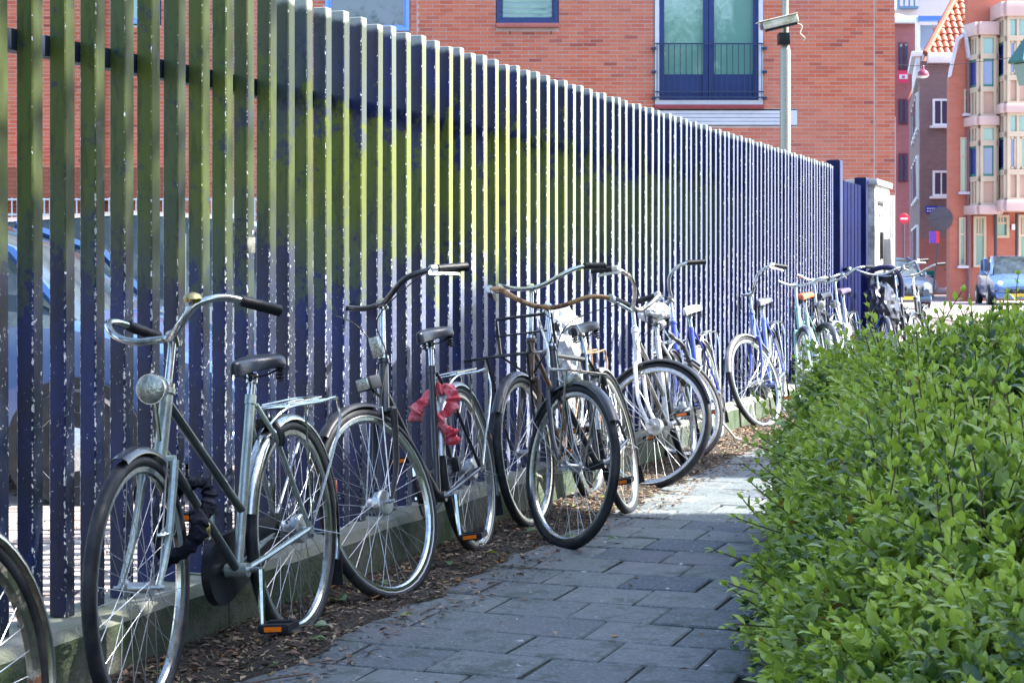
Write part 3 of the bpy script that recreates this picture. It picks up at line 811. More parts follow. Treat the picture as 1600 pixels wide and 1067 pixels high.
b5 = bicycle('silver white bicycle with plastic bag over its saddle and front wheel turned broadside', (1.075, 10.66), 16, 11, 76, 'ladies', WHITEF, CHROME_RUSTY, forkm=WHITEF, bar='high', bar_z=.98, barm=CHROME_RUSTY, saddle_z=.92,
             fend=BLK, fend_f=BLK, front_arc=(30, 150), crank=20, light=None, levers=True, drum=True, band=WBAND, rack_m=CHROME)
b6 = bicycle('blue bicycle with long chrome handlebar, bullet headlamp and white covered saddle', (1.42, 12.1), 16, 11, -42, 'ladies', BLUEF, BLUEF, bar='high', bar_z=1.0, saddle_z=.93, saddle_m=M('white_saddle_cover', (.72, .72, .70), .5, 0, (.5, .5, .5), 8),
             fend=CREAM, fend_f=BLUEF, crank=-15, light='round', kickstand=True)
b7 = bicycle('pale blue bicycle with curved top tube and grey bagged saddle in the sunny stretch', (2.17, 14.15), 16, 9, -22, 'swan', LBLUE, LBLUE, forkm=BLUEF, bar='high', bar_z=1.0, saddle_z=.94, saddle_m=M('dark_bagged_saddle', (.06, .07, .09), .35, 0, (.3, .32, .35), 10, .9),
             fend=BLK, fend_f=paint_metal('pewter', (.25, .25, .24), .4, .2, .5), crank=-40, levers=True, light=None, band=WBAND)
b8 = bicycle('pale teal bicycle with orange red saddle and wide chrome handlebar', (2.74, 15.55), 16, 9, 22, 'ladies', TEAL, TEAL, bar='tour', bar_z=1.05, saddle_z=.96, saddle_m=M('orange_saddle', (.75, .14, .04), .4, 0, (.5, .08, .03), 8),
             fend=CHROME, crank=-20, light=None)
b9 = bicycle('grey bicycle with dark purple saddle, behind the orange-saddled one', (3.36, 17.1), 16, 9, -10, 'ladies', ALU, ALU, bar='tour', bar_z=1.08, saddle_z=.98, saddle_m=M('purple_saddle', (.08, .05, .11), .4, 0, (.2, .18, .25), 10),
             fend=CHROME, crank=30, light='round')
b10 = bicycle('dark blue bicycle carrying a black child seat, near the fence end post', (3.98, 18.3), 16, 8, 15, 'swan', BLUEF, BLUEF, bar='flat', bar_z=1.12, saddle_z=.98, fend=BLK, crank=30, light=None, barm=CHROME, levers=True)
b11 = bicycle('black bicycle leaning at the blue gate, last of the row by the white pier', (4.75, 20.2), 16, 7, -12, 'ladies', BLK, BLK, bar='flat', bar_z=1.10, saddle_z=.98, fend=BLK, crank=-30, light=None)

b12 = bicycle('dark grey bicycle squeezed between the orange-saddled one and the purple-saddled one', (3.02, 16.35), 16, 8, 28, 'men', BLK, BLK, bar='flat', bar_z=1.08, saddle_z=.95, fend=BLK, crank=60, light='round', levers=True)
b13 = bicycle('black bicycle with chrome bars between the child seat bicycle and the last one', (4.33, 19.1), 16, 8, -25, 'mono', BLK, BLK, bar='tour', bar_z=1.12, saddle_z=1.0, fend=BLK, crank=0, light=None, levers=True)

def bike_pt(b, p, steer=False):
    m = Matrix.Translation(b.location) @ b.rotation_euler.to_matrix().to_4x4()
    v = Vector(p)
    if steer: v = steer_m(b['steer']) @ v
    return m @ v
# child seat on b10 (bolted on: hangs from the bicycle, a thing of its own)
def at_bike(o, b): o.location = b.location; o.rotation_euler = b.rotation_euler
cs = thing('child_seat', 'black padded child seat on the dark blue bicycle near the end post', 'child seat'); at_bike(cs, b10)
MB().add([], []).tube(smooth_path([(.08, 0, .78), (-.10, 0, .76), (-.16, 0, .84), (-.19, 0, 1.14)], 4), .10, 10, flat=.35).build('seat_shell', DARKPL, cs)
MB().tube(smooth_path([(-.19, -.15, .86), (-.19, -.17, 1.05), (-.18, -.10, 1.18), (-.18, .10, 1.18), (-.19, .17, 1.05), (-.19, .15, .86)], 4), .03, 8).build('seat_wing', M('navy_padding', (.015, .02, .08), .7), cs)
for sy in (-1, 1): MB().tube([(.02, sy*.11, .76), (.06, sy*.14, .50), (.10, sy*.14, .44)], .028, 8).build('leg_guard', DARKPL, cs)

cov = None
# lock chains
CLOTHB = M('black_lock_sleeve', (.004, .006, .012), .9, 0, (.012, .013, .022), 30, .8, .8, 120, spec=.1)
CLOTHR = M('red_lock_sleeve', (.55, .035, .06), .8, 0, (.75, .28, .32), 22, .8, .9, 90)
def sleeve(name, pts, rad, mat, b, label, wr=.35, loose=None):
    P = smooth_path(pts, 9); rr = []
    for i, p in enumerate(P): rr.append(rad*(1+wr*1.3*mnoise.noise(Vector((i*.45, rad*50, 3)))+.07*math.sin(i*2.1)))
    t = thing(name, label, 'bicycle lock'); at_bike(t, b)
    sl = MB().tube(P, rr, 14, flat=.72)
    sl.v = [tuple(Vector(v)*(1)+Vector((mnoise.noise(Vector(v)*42), mnoise.noise(Vector(v)*42+Vector((9, 0, 0))), mnoise.noise(Vector(v)*42+Vector((0, 9, 0)))))*.011) for v in sl.v]
    sl.build('cloth_sleeve', mat, t)
    return t
l1 = sleeve('chain_lock', [(.80, .045, .50), (.86, .075, .46), (.90, .05, .41), (.89, -.02, .40), (.83, -.055, .46), (.76, -.045, .55), (.74, .02, .585), (.74, .06, .55), (.765, .05, .49), (.80, .045, .45)], .022, CLOTHB, b1, 'black cloth-sleeved chain lock wound around the silver green bicycle')
mb = MB()
for i in range(4):
    c = Vector((.93+.032*i, .02+.01*i, .475)); d = Vector((1, 0, 0))
    oval = [c+Vector((.022*math.cos(a), (.011*math.sin(a) if i % 2 else 0), (0 if i % 2 else .011*math.sin(a)))) for a in [2*math.pi*k/12 for k in range(12)]]
    mb.tube(oval, .0045, 6, True)
mb.build('chain_links', CHROME, l1)
MB().box((.80, .06, .45), (.05, .03, .045), 0, .008).build('padlock', BRASS, l1)
l2 = sleeve('chain_lock', [(.32, -.085, .595), (.33, -.075, .63), (.31, -.035, .665), (.28, .01, .70), (.27, .055, .70), (.28, .075, .655), (.30, .055, .615), (.32, .01, .585), (.32, .025, .555), (.31, .055, .52), (.31, .05, .475)], .024, CLOTHR, b2, 'red cloth-sleeved chain lock looped round the seat tube of the black bicycle', .5)
MB().box((.30, .05, .395), (.045, .03, .06), 0, .008).build('padlock', DARKPL, l2)
# dangling strap lock on b5/b6
l3 = sleeve('cable_lock', [(.25, .07, .80), (.22, .13, .72), (.20, .15, .60), (.24, .14, .52), (.31, .12, .50), (.36, .10, .56)], .018, M('dark_rubber_lock', (.03, .032, .04), .5), b5, 'thick dark lock hanging from the silver white bicycle', .1)

# plastic bags: crumpled shells
def crumple(name, label, c, d, b, mat, seed, amp=.35, part=None):
    me = bpy.data.meshes.new(name); import bmesh
    bm = bmesh.new(); bmesh.ops.create_icosphere(bm, subdivisions=4, radius=1)
    for v in bm.verts:
        p = v.co.copy(); q = p*2.3+Vector((seed*7.1, 0, 0))
        rdg = 1-abs(mnoise.noise(q))*2.0; rdg2 = 1-abs(mnoise.noise(q*2.6))*2.0
        f = 1+amp*(rdg-.5)*.55+amp*.25*(rdg2-.5)
        p = p*f
        v.co = Vector((c[0]+p.x*d[0], c[1]+p.y*d[1], c[2]+p.z*d[2]))
    bm.to_mesh(me); bm.free(); me.materials.append(mat)
    o = link(name, me)
    at_bike(o, b); tag(o, label, 'plastic bag'); return o
g_ = NG('thin_white_plastic'); v_ = g_.coord('Object'); nn_ = g_.noise(v_, 16, 5, .7, 1.5)
BAGM = g_.done(g_.mix(nn_, (.85, .87, .90), (.68, .73, .80)), .32, 0, g_.bump(nn_, .8, .03), Transmission_Weight=.0)
cv = crumple('rain_cover', 'black rain cover draped over the front of the child seat bicycle', (.62, 0, .78), (.30, .16, .26), b10, M('black_tarp', (.010, .012, .025), .35, 0, (.02, .025, .05), 8, .8, .3, 20), 5, .3)
cv['category'] = 'rain cover'
crumple('plastic_bag', 'white plastic bag hanging beside the blue-black saddle', (.235, 0, .80), (.14, .10, .20), b4, BAGM, 1)
crumple('plastic_bag', 'white plastic bag wrapped over the saddle of the silver white bicycle', (.22, 0, .945), (.15, .09, .055), b5, BAGM, 2, .3)

def proc_brick(name, c1, c2, mort, sc=1.0):
    g = NG(name); wp = g.coord('Object')
    mp = g.n('ShaderNodeMapping'); g.set(mp.inputs[0], wp); mp.inputs['Rotation'].default_value = (R(90), 0, 0)
    b = g.n('ShaderNodeTexBrick'); g.set(b.inputs['Vector'], mp.outputs[0]); b.inputs['Color1'].default_value = (*c1, 1); b.inputs['Color2'].default_value = (*c2, 1); b.inputs['Mortar'].default_value = (*mort, 1)
    b.inputs['Scale'].default_value = 4.5/sc; b.inputs['Brick Width'].default_value = 1.0; b.inputs['Row Height'].default_value = .30; b.inputs['Mortar Size'].default_value = .03
    n_ = g.noise(wp, 1.5, 5, .7)
    c = g.mix(g.math('MULTIPLY', n_, .5), b.outputs['Color'], tuple((a+d)/2*.8 for a, d in zip(c1, c2)))
    return g.done(c, .85, 0, g.bump(b.outputs['Fac'], -.4, .01))
# ------------------------------------------------------------------ brick building behind the fence
FY = 28.8; KX = FY/F_PX
def fx(px): return (px-800)*KX
def fz(py): return 1.2+(415-py)*KX
def brick_mat(name, c1, c2, c3):
    g = NG(name); a = g.n('ShaderNodeAttribute', attribute_name='shade').outputs['Fac']; oi = g.n('ShaderNodeObjectInfo').outputs['Random']
    r_ = g.math('FRACT', g.math('ADD', a, g.math('MULTIPLY', oi, 5.3)))
    wp = g.wpos(); b = g.noise(wp, 26, 5, .7); big = g.noise(wp, .35, 4, .6)
    c = g.mix(g.step(r_, .0, .7), c1, c2); c = g.mix(g.step(r_, .93, .99), c, c3)
    c = g.mix(g.math('MULTIPLY', g.step(b, .45, .75), .35), c, (.30, .10, .07))
    c = g.mix(g.math('MULTIPLY', g.step(big, .4, .65), .25), c, (.40, .20, .17))
    return g.done(c, .85, 0)
BRK = brick_mat('red_brick', (.45, .095, .045), (.53, .15, .078), (.29, .055, .035))
MORT = M('mortar', (.48, .38, .36), .95, 0, (.38, .28, .26), 5)
bld = thing('brick_building', 'large red brick building with blue framed windows standing behind the fence', 'building', (0, FY, 0))
XL, XR, ZB, ZT = fx(-60), fx(1398), 1.6, 6.2
openings = [(fx(1022), fx(1193), fz(165), 9), (fx(775), fx(873), fz(44), 9), (fx(508), fx(641), fz(50), 9), (fx(188), fx(252), fz(40), 9), (fx(1022), fx(1246), fz(197), fz(171))]
# backing wall with recessed mortar face, split round the openings
mb = MB()
def wall_grid(mb, x0, x1, z0, z1, y0, y1, holes):
    xs = sorted({x0, x1, *[h[0] for h in holes], *[h[1] for h in holes]}); zs = sorted({z0, z1, *[h[2] for h in holes], *[min(h[3], z1) for h in holes]})
    xs = [x for x in xs if x0 <= x <= x1]; zs = [z for z in zs if z0 <= z <= z1]
    for i in range(len(xs)-1):
        for j in range(len(zs)-1):
            cx, cz = (xs[i]+xs[i+1])/2, (zs[j]+zs[j+1])/2
            if any(h[0] < cx < h[1] and h[2] < cz < h[3] for h in holes): continue
            mb.box((cx, (y0+y1)/2, cz), (xs[i+1]-xs[i], y1-y0, zs[j+1]-zs[j]))
TOPZ = 10.5
hol = [(a, b_, c, min(d, 7.0)) for a, b_, c, d in openings[:4]]+[openings[4]]
wall_grid(mb, XL, XR, -.1, TOPZ, -.0065, .35, hol)
mb.box(((XL+XR)/2, 5, TOPZ/2), (XR-XL-.02, 9.2, TOPZ-.2))
mb.build('wall', MORT, bld, False)
# bricks
rowsC = []; CH, BW = .0625, .222
z = 1.75; r_ = 0
seams = [fx(652), fx(1366), fx(160)]
while z < 5.9:
    x = XL+(0 if r_ % 2 else BW/2)-BW
    while x < XR:
        x0, x1 = x+.004, x+BW-.006
        x0 = max(x0, XL); x1 = min(x1, XR)
        spans = [(x0, x1)]
        for sx in seams:
            ns = []
            for a, b_ in spans:
                if a < sx < b_: ns += [(a, sx-.012), (sx+.012, b_)]
                else: ns.append((a, b_))
            spans = ns
        for h in openings:
            if z+CH > h[2] and z < h[3]:
                ns = []
                for a, b_ in spans:
                    if b_ <= h[0] or a >= h[1]: ns.append((a, b_))
                    else:
                        if a < h[0]: ns.append((a, h[0]-.002))
                        if b_ > h[1]: ns.append((h[1]+.002, b_))
                spans = ns
        for a, b_ in spans:
            if b_-a > .02: rowsC.append((a, b_, z+CH/2))
        x += BW
    z += CH; r_ += 1
cand = []
for i, (a, b_, zc) in enumerate(rowsC):
    px = 800+(a+b_)/2/KX; py = 415-(zc-1.2)/KX
    if b_-a > .2 and 1196 < px < 1398 and -4 < py < 245: cand.append((abs(px-1300)+abs(py-110), i))
cand.sort(); single = {i for _, i in cand[:300]}
rest = [c for i, c in enumerate(rowsC) if i not in single]
C3 = [((a+b_)/2, .003+rng.uniform(-.0015, .0015), zc+rng.uniform(-.001, .001)) for a, b_, zc in rest]
D3 = [(b_-a, .026, .0515+rng.uniform(-.002, .002)) for a, b_, zc in rest]
V, Fc = boxes_np(C3, D3, 0)
o = link('bricks', np_mesh('bricks', V, Fc, BRK, {'shade': np.repeat(rng.random(len(rest)), 8)}), bld); o['kind'] = 'stuff'
bms = []
for k in range(8):
    V, Fc = boxes_np([(0, 0, 0)], [(.212, .026, .0515)], 0); bms.append(np_mesh('brick', V, Fc, BRK, {'shade': np.full(8, rng.random())}))
for i in sorted(single):
    a, b_, zc = rowsC[i]; link('brick', bms[i % 8], bld, ((a+b_)/2, .003+random.uniform(-.0015, .0015), zc))
MB().box((XR-.11, .9, 5.2), (.0, .0, .0))
# window helpers
BLUEFR = M('blue_window_frame', (.006, .026, .13), .35, 0, (.010, .04, .18), 3)
LBFR = M('light_blue_frame', (.16, .33, .72), .4, 0, (.2, .38, .75), 3)
WHFR = M('white_window_surround', (.55, .58, .66), .5, 0, (.45, .48, .55), 3)
def glass_mat(name, base, rough=.03):
    g = NG(name); wp = g.wpos()
    b = g.noise(wp, 1.3, 2)
    return g.done(base, rough, 0, g.bump(b, .12, .03), Specular_IOR_Level=1.0, Coat_Weight=1.0, Coat_Roughness=.02)
GLG = glass_mat('curtained_glass', (.12, .28, .25)); GLD = glass_mat('dark_glass', (.02, .04, .09)); GLB = glass_mat('blue_glass', (.03, .07, .3))
def frame_rect(mb, x0, x1, z0, z1, t, y0, y1):
    mb.box((x0+t/2, (y0+y1)/2, (z0+z1)/2), (t, y1-y0, z1-z0)); mb.box((x1-t/2, (y0+y1)/2, (z0+z1)/2), (t, y1-y0, z1-z0))
    mb.box(((x0+x1)/2, (y0+y1)/2, z0+t/2), (x1-x0-2*t, y1-y0, t)); mb.box(((x0+x1)/2, (y0+y1)/2, z1-t/2), (x1-x0-2*t, y1-y0, t))
# french window with railing
x0, x1, zb, zt = fx(1023), fx(1192), fz(164), 6.6
mb = MB(); frame_rect(mb, x0, x1, zb, zt, .07, -.03, .10); wn = mb.build('french_window', WHFR, bld, False)
ix0, ix1 = x0+.072, x1-.072; mid = (ix0+ix1)/2
mb = MB(); zp = fz(116)
for a, b_ in ((ix0, mid-.004), (mid+.004, ix1)):
    frame_rect(mb, a, b_, zb+.072, zt-.07, .085, .03, .10)
mb.build('door_leaf', BLUEFR, wn, False)
for a, b_ in ((ix0, mid-.004), (mid+.004, ix1)):
    MB().box(((a+b_)/2, .075, (zp+zt)/2), (b_-a-.17, .012, zt-zp)).build('pane', GLG, wn, False)
    MB().box(((a+b_)/2, .072, (zb+.157+zp)/2), (b_-a-.17, .02, zp-zb-.16)).build('lower_panel', BLUEFR, wn, False)
mb = MB(); zr = fz(70)
for z in (zr, zb+.20, zb+.11+.0): mb.box(((x0+x1)/2, -.09, z), (x1-x0+.0, .025, .022))
nb = 18
for i in range(nb+1): mb.box((x0+.03+(x1-x0-.06)*i/nb, -.09, (zr+zb+.1)/2), (.012, .012, zr-zb-.1))
for z in (zr-.07, zr-.45, zb+.1):
    for x in (x0-.02, x1+.02): mb.box((x, -.05, z), (.07, .10, .035))
mb.build('balcony_railing', M('railing_navy', (.012, .03, .09), .45), wn, False)
MB().box(((x0+x1)/2, -.02, zb-.035), (x1-x0+.02, .1, .06), 0, .004).build('red_sill', M('red_sill', (.28, .04, .05), .5), wn)
mb = MB()
lx0, lx1, lz0, lz1 = fx(1023), fx(1245), fz(196), fz(173)
for i in range(4):
    zz = lz0+(lz1-lz0)*(i+.5)/4; mb.box(((lx0+lx1)/2-.06, .0+.006*(i % 2), zz), (lx1-lx0-.14, .05, (lz1-lz0)/4-.008))
mb.box((lx1-.06, -.01, (lz0+lz1)/2), (.12, .07, lz1-lz0)); mb.build('ribbed_lintel', WHFR, bld, False)
def simple_window(px0, px1, pyb, frm, glass, bars=0, sill=None, t=.06):
    a, b_, z0 = fx(px0), fx(px1), fz(pyb); mb = MB()
    frame_rect(mb, a, b_, z0, 6.6, t, -.02, .08)
    frame_rect(mb, a+t+.004, b_-t-.004, z0+t+.004, 6.5, t*.6, .02, .07)
    if bars: mb.box(((a+b_)/2, .045, (z0+6.6)/2), (.05, .04, 6.4-z0))
    w_ = mb.build('window', frm, bld, False)
    MB().box(((a+b_)/2, .06, (z0+6.6)/2), (b_-a-2*t, .012, 6.5-z0)).build('pane', glass, w_, False)
    if sill: MB().box(((a+b_)/2, -.04, z0-.04), (b_-a+.02, .12, .065), 0, .008).build('window_sill', sill, w_)
    return w_
w2 = simple_window(776, 872, 37, BLUEFR, glass_mat('shuttered_glass', (.05, .16, .17)), 0, M('pinkish_red_sill', (.40, .12, .10), .6))
mb = MB()
for i in range(8): mb.box((fx(824), .052, fz(28-i*9)), (fx(868)-fx(780), .01, .05))
mb.build('blind_slats', M('green_blind', (.25, .42, .36), .5), w2, False)
simple_window(508, 640, 49, LBFR, GLD, 0); simple_window(190, 250, 38, LBFR, GLG, 0)
mb = MB()
for pxx in (797, 861): mb.box((fx(pxx), -.012, fz(52)), (.012, .012, .05))
mb.build('weep_hole', DARKPL, bld, False)
# side wall bricks: corner return
mb = MB(); mb.box((XR+.004, 4.6, 5.2), (.02, 9.0, 10.4)); mb.build('side_wall', BRK, bld, False)
# lower canopy and glazed band of the building, seen between the bars
MB().box((fx(80), -.35, fz(288)), (fx(330)-fx(-60), .7, .5), 0, .01).build('brick_overhang', proc_brick('soldier_course', (.26, .07, .04), (.32, .10, .06), (.10, .05, .04), 1.0), bld, False)
mb = MB()
for i in range(60): mb.box((fx(-55)+i*.085, -.9, fz(338)), (.018, .02, .52))
for z in (fz(315), fz(338), fz(361)): mb.box((fx(190), -.9, z), (fx(440)-fx(-60), .03, .03))
mb.build('white_mesh_railing', WHFR, bld, False)
MB().box((fx(160), -.06, 4.6), (.09, .12, 5.4)).build('downpipe', M('brown_pipe', (.14, .05, .04), .5), bld, False)

# ------------------------------------------------------------------ security camera on its pole
D = 20.0
pX, _ = at(1227, 0, D)
cp = thing('camera_pole', 'tall grey metal pole behind the fence carrying a security camera', 'pole', (pX, D, 0))
POLEM = paint_metal('galvanised_pole', (.30, .30, .24), .4, .1, .5)
MB().lathe([(.062, 0), (.060, 3.62), (.05, 3.66), (.036, 3.70), (.035, 5.6)], 20).build('pole_shaft', POLEM, cp)
zc = at(0, 62, D)[1]
MB().box((-.02, -.02, zc), (.13, .15, .13), 0, .008).build('junction_box', DARKPL, cp)
sc_ = thing('security_camera', 'pale tilted security camera housing on top of the grey pole', 'camera', (pX, D-.12, at(0, 35, D)[1]), (0, R(-14), R(8)))
MB().box((-.09, 0, .0), (.42, .12, .085), 0, .012).build('housing', M('grimy_white_housing', (.55, .54, .45), .45, 0, (.25, .27, .15), 9, .8), sc_)
MB().box((-.08, 0, -.055), (.36, .10, .03), 0, .006).build('housing_base', DARKPL, sc_)
MB().box((-.303, 0, -.005), (.012, .09, .06)).build('camera_window', GLD, sc_)
MB().box((-.11, 0, .052), (.46, .14, .012), 0, .004).build('sun_shield', M('shield_white', (.6, .58, .5), .5, 0, (.3, .3, .2), 9, .7), sc_)
MB().tube(smooth_path([(.10, 0, -.05), (.15, -.02, -.10), (.11, -.02, -.17), (.15, -.02, -.24), (.13, 0, -.26)], 4), .008, 6).build('cable', M('pale_cable', (.6, .56, .45), .6), sc_)

# ------------------------------------------------------------------ cars
def car(name, label, loc, rz, col, kind='hatch', L=4.1, Wd=1.7, H=1.45, group=None):
    c = thing(name, label, 'car', loc, (0, 0, rz), group)
    # stations along x (front = +x): x, lower z, belt z, roof z, half width at belt, half width at roof
    h = L/2; rf = H
    stt = [(-h, .45, .62, .64, .62, .50), (-h+.08, .26, .86, .90, .78, .66), (-h+.45, .20, .95, rf-.30, .83, .60), (-h+.85, .20, .95, rf-.06, .85, .60), (-.35, .20, .94, rf, .85, .61), (.35, .20, .93, rf-.03, .85, .60),
           (.85, .20, .92, rf-.22, .85, .62), (1.20, .20, .91, .97, .84, .68), (h-.45, .20, .82, .88, .83, .66), (h-.10, .24, .68, .73, .76, .58), (h, .42, .56, .58, .62, .48)]
    def sect(s_):
        x, zl, zb, zr, wb_, wr = s_; k = Wd/1.7
        hr = [(wb_*.86, zl), (wb_*.99, zl+.16), (wb_*1.02, (zl+zb)/2), (wb_, zb), (wr+.05, zb+(zr-zb)*.55) if zr-zb > .2 else (wr+.06, zb+(zr-zb)*.6), (wr, zr-.02), (wr*.55, zr+.02)]
        return [(x, y*k, z) for y, z in hr]+[(x, -y*k, z) for y, z in reversed(hr)]
    def subdiv(a, b, t): return tuple(a[i]+(b[i]-a[i])*t for i in range(6))
    secs = [sect(s_) for s_ in stt]; p = 14
    vs = [v for s_ in secs for v in s_]; body = []; glass = []
    for i in range(len(secs)-1):
        for k in range(p-1):
            f = (i*p+k, i*p+k+1, (i+1)*p+k+1, (i+1)*p+k)
            g_ = (2 <= i <= 5 and k in (3, 4, 8, 9)) or (i in (5, 6) and k in (5, 6, 7)) or (i in (1, 2) and k in (5, 6, 7)) or (i == 6 and k in (3, 4, 8, 9))
            (glass if g_ else body).append(f)
        body.append((i*p+p-1, i*p, (i+1)*p, (i+1)*p+p-1))
    body.append(tuple(range(p))); body.append(tuple(range(len(secs)*p-1, (len(secs)-1)*p-1, -1)))
    PAINT = M('car_paint_'+name+str(int(col[2]*1000)), col, .22, .35, tuple(x*.8 for x in col), 2, .4, coat=.8)
    m1 = MB(); m1.v = list(vs); m1.f = body; bo = m1.build('body', PAINT, c)
    m2 = MB(); m2.v = [(x, y*.995, z-.004) for x, y, z in vs]; m2.f = glass; m2.build('window_glass', M('car_glass', (.012, .022, .03), .06, 0, (.05, .07, .08), 3, .8), c)
    k = Wd/1.7
    for sy in (-1, 1):
        for xx in (.05, -.75): MB().box((xx, sy*.80*k*.96, 1.14), (.06, .12, rf-.98)).build('pillar', PAINT, c)
        MB().tube([(1.18, sy*.75*k, .96), (.86, sy*.70*k, rf-.20), (.36, sy*.62*k, rf-.02)], .032, 6).build('pillar', PAINT, c)
        MB().tube([(-h+.42, sy*.72*k, .96), (-h+.80, sy*.62*k, rf-.06)], .045, 6).build('pillar', PAINT, c)
    for sx in (-h+.72, h-.80):
        for sy in (-1, 1):
            Tm = Matrix.Translation((sx, sy*(.80*k), .31)) @ Matrix.Rotation(R(90), 4, 'X')
            w_ = MB().lathe([(.19, -.10), (.29, -.10), (.312, -.06), (.312, .06), (.29, .10), (.19, .10)], 28, Tm).build('wheel', RUBBER, c)
            MB().lathe([(.03, -.112), (.18, -.09), (.19, -.102), (.19, .102), (.18, .09), (.03, .112)], 20, Tm).build('hubcap', ALU, w_)
            Ta = Matrix.Translation((sx, sy*(.835*k), .31)) @ Matrix.Rotation(R(90), 4, 'X')
            MB().lathe([(.36, -.035), (.36, .035)], 28, Ta).build('wheel_arch', DARKPL, c)
    for sy in (-1, 1):
        hl = MB().lathe([(.002, -.05), (.10, -.04), (.125, .0), (.10, .05), (.04, .075), (.001, .08)], 18, Matrix.Translation((h-.13, sy*.60*k, .64)) @ Matrix.Rotation(R(90), 4, 'Y')).build('headlight', GLASSY, c)
        MB().box((-h+.08, sy*.66*k, .78), (.1, .16, .2), 0, .02).build('tail_light', REDREF, c)
        mi = MB().box((.78, sy*1.0*k*.95, 1.0), (.11, .18, .13), 0, .04).build('side_mirror', PAINT, c)
    MB().box((h-.01, 0, .44), (.07, .95*k, .14), 0, .02).build('grille', DARKPL, c)
    MB().box((h-.06, 0, .30), (.16, 1.45*k, .17), 0, .05).build('front_bumper', PAINT, c)
    MB().box((-h+.04, 0, .36), (.16, 1.45*k, .2), 0, .05).build('rear_bumper', PAINT, c)
    MB().box((h+.03, 0, .33), (.01, .5, .10)).build('number_plate', M('yellow_plate', (.6, .45, .05), .4), c)
    return c
car('parked_car', 'blue car behind the first fence bars with its nose pointing right', (-3.35, 9.9, -.03), R(-6), (.03, .09, .26), H=1.50)
car('parked_car', 'silver white car behind the fence, beyond the blue one', (-2.55, 13.6, -.03), R(8), (.50, .58, .62), H=1.62, L=4.3)
car('parked_car', 'dark navy car with headlight showing beside the white pier', (at(1402, 0, 50)[0], 52, -.05), R(-82), (.02, .05, .10), H=1.5)
car('parked_car', 'light blue car facing the camera in front of the bay-windowed house', (at(1592, 0, 56)[0], 57, -.05), R(-97), (.09, .18, .38), H=1.55)

# ------------------------------------------------------------------ street and houses beyond
road = quad_sheet('street', [(9, 24), (40, 24), (60, 140), (16, 140)], -.04, M('street_bricks', (.22, .17, .17), .85, 0, (.30, .26, .26), 1.5))
quad_sheet('pavement', [(17.0, 48), (40, 48), (52, 90), (16.4, 70)], -.03, M('pale_pavement', (.42, .40, .38), .85, 0, (.3, .28, .27), 1.0))
WHT = M('white_paint_trim', (.72, .72, .74), .5, 0, (.6, .6, .64), 2)
LIL = M('pale_mortar_trim', (.55, .52, .60), .5)
# purple-brown house at the corner
D1 = 75.0
def dx(px): return (px-800)/F_PX*D1
def dz(py): return 1.2+(415-py)/F_PX*D1
h1_ = thing('corner_house', 'purple brown brick corner house with orange tiled roof and white gutter', 'house', (0, D1, 0))
PURB = proc_brick('purple_brown_brick', (.17, .10, .105), (.22, .13, .13), (.2, .16, .16)); REDB2 = proc_brick('base_red_brick', (.33, .12, .10), (.28, .10, .09), (.2, .12, .1))
cx0 = dx(1437); cx1 = dx(1560)
# volume: front face at y=0, left face receding; 4-cornered plan
bl = (dx(1437)+4.05, 20)
def plan_box(mb, P, z0, z1):
    n = len(P); mb.add([(x, y, z0) for x, y in P]+[(x, y, z1) for x, y in P], [tuple(range(n-1, -1, -1)), tuple(range(n, 2*n))]+[(i, (i+1) % n, n+(i+1) % n, n+i) for i in range(n)])
mb = MB(); plan_box(mb, [(cx0, 0), (cx1, 0), (cx1+6, 20), (bl[0], 20)], dz(372), dz(96)); mb.build('wall', PURB, h1_, False)
mb = MB(); plan_box(mb, [(cx0-.002, -.004), (cx1, -.004), (cx1+6, 20), (bl[0]-.002, 20)], -.1, dz(372)); mb.build('base_wall', REDB2, h1_, False)
MB().box(((dx(1448)+cx1)/2, -.12, dz(92)), (cx1-dx(1448), .35, .42), 0, .03).build('gutter', WHT, h1_)
for zz0, zz1 in ((155, 197), (267, 307)):
    a, b_ = dx(1457), dx(1484); mb = MB(); frame_rect(mb, a, b_, dz(zz1), dz(zz0), .09, -.06, .05)
    mb.box(((a+b_)/2, -.03, (dz(zz1)+dz(zz0))/2), (.05, .04, dz(zz0)-dz(zz1)-.1))
    w_ = mb.build('window', WHT, h1_, False)
    MB().box(((a+b_)/2, -.012, (dz(zz1)+dz(zz0))/2), (b_-a-.17, .02, dz(zz0)-dz(zz1)-.17)).build('pane', GLD, w_, False)
    MB().box(((a+b_)/2, -.10, dz(zz1)-.05), (b_-a+.25, .2, .10)).build('window_sill', WHT, w_, False)
# left face windows and its white bay / cornice
dl = Vector((4.05, 20, 0)).normalized(); nl_ = Vector((-dl.y, dl.x, 0))
def lp_(t, z, o_=0): p = Vector((cx0, 0, 0))+dl*t+nl_*o_; return (p.x, p.y, z)
rl = math.atan2(dl.y, dl.x)
for (z0, z1) in ((dz(310), dz(240)), (dz(200), dz(140)), (dz(415), dz(350))):
    for t in (2.0, 4.6, 7.4, 10.4):
        w_ = MB().box(lp_(t, (z0+z1)/2, .05), (1.5, .12, z1-z0), rl).build('window', WHT, h1_, False)
        MB().box(lp_(t, (z0+z1)/2, .12), (1.25, .05, z1-z0-.25), rl).build('pane', GLD, w_, False)
MB().box(lp_(3.5, dz(105), .06), (7.0, .2, .95), rl, .03).build('painted_parapet', M('weathered_white_parapet', (.62, .6, .62), .6, 0, (.4, .38, .42), 1.5, .7), h1_)
MB().box(lp_(3.5, dz(105)+.55, .12), (7.2, .45, .22), rl, .03).build('parapet_cornice', WHT, h1_)
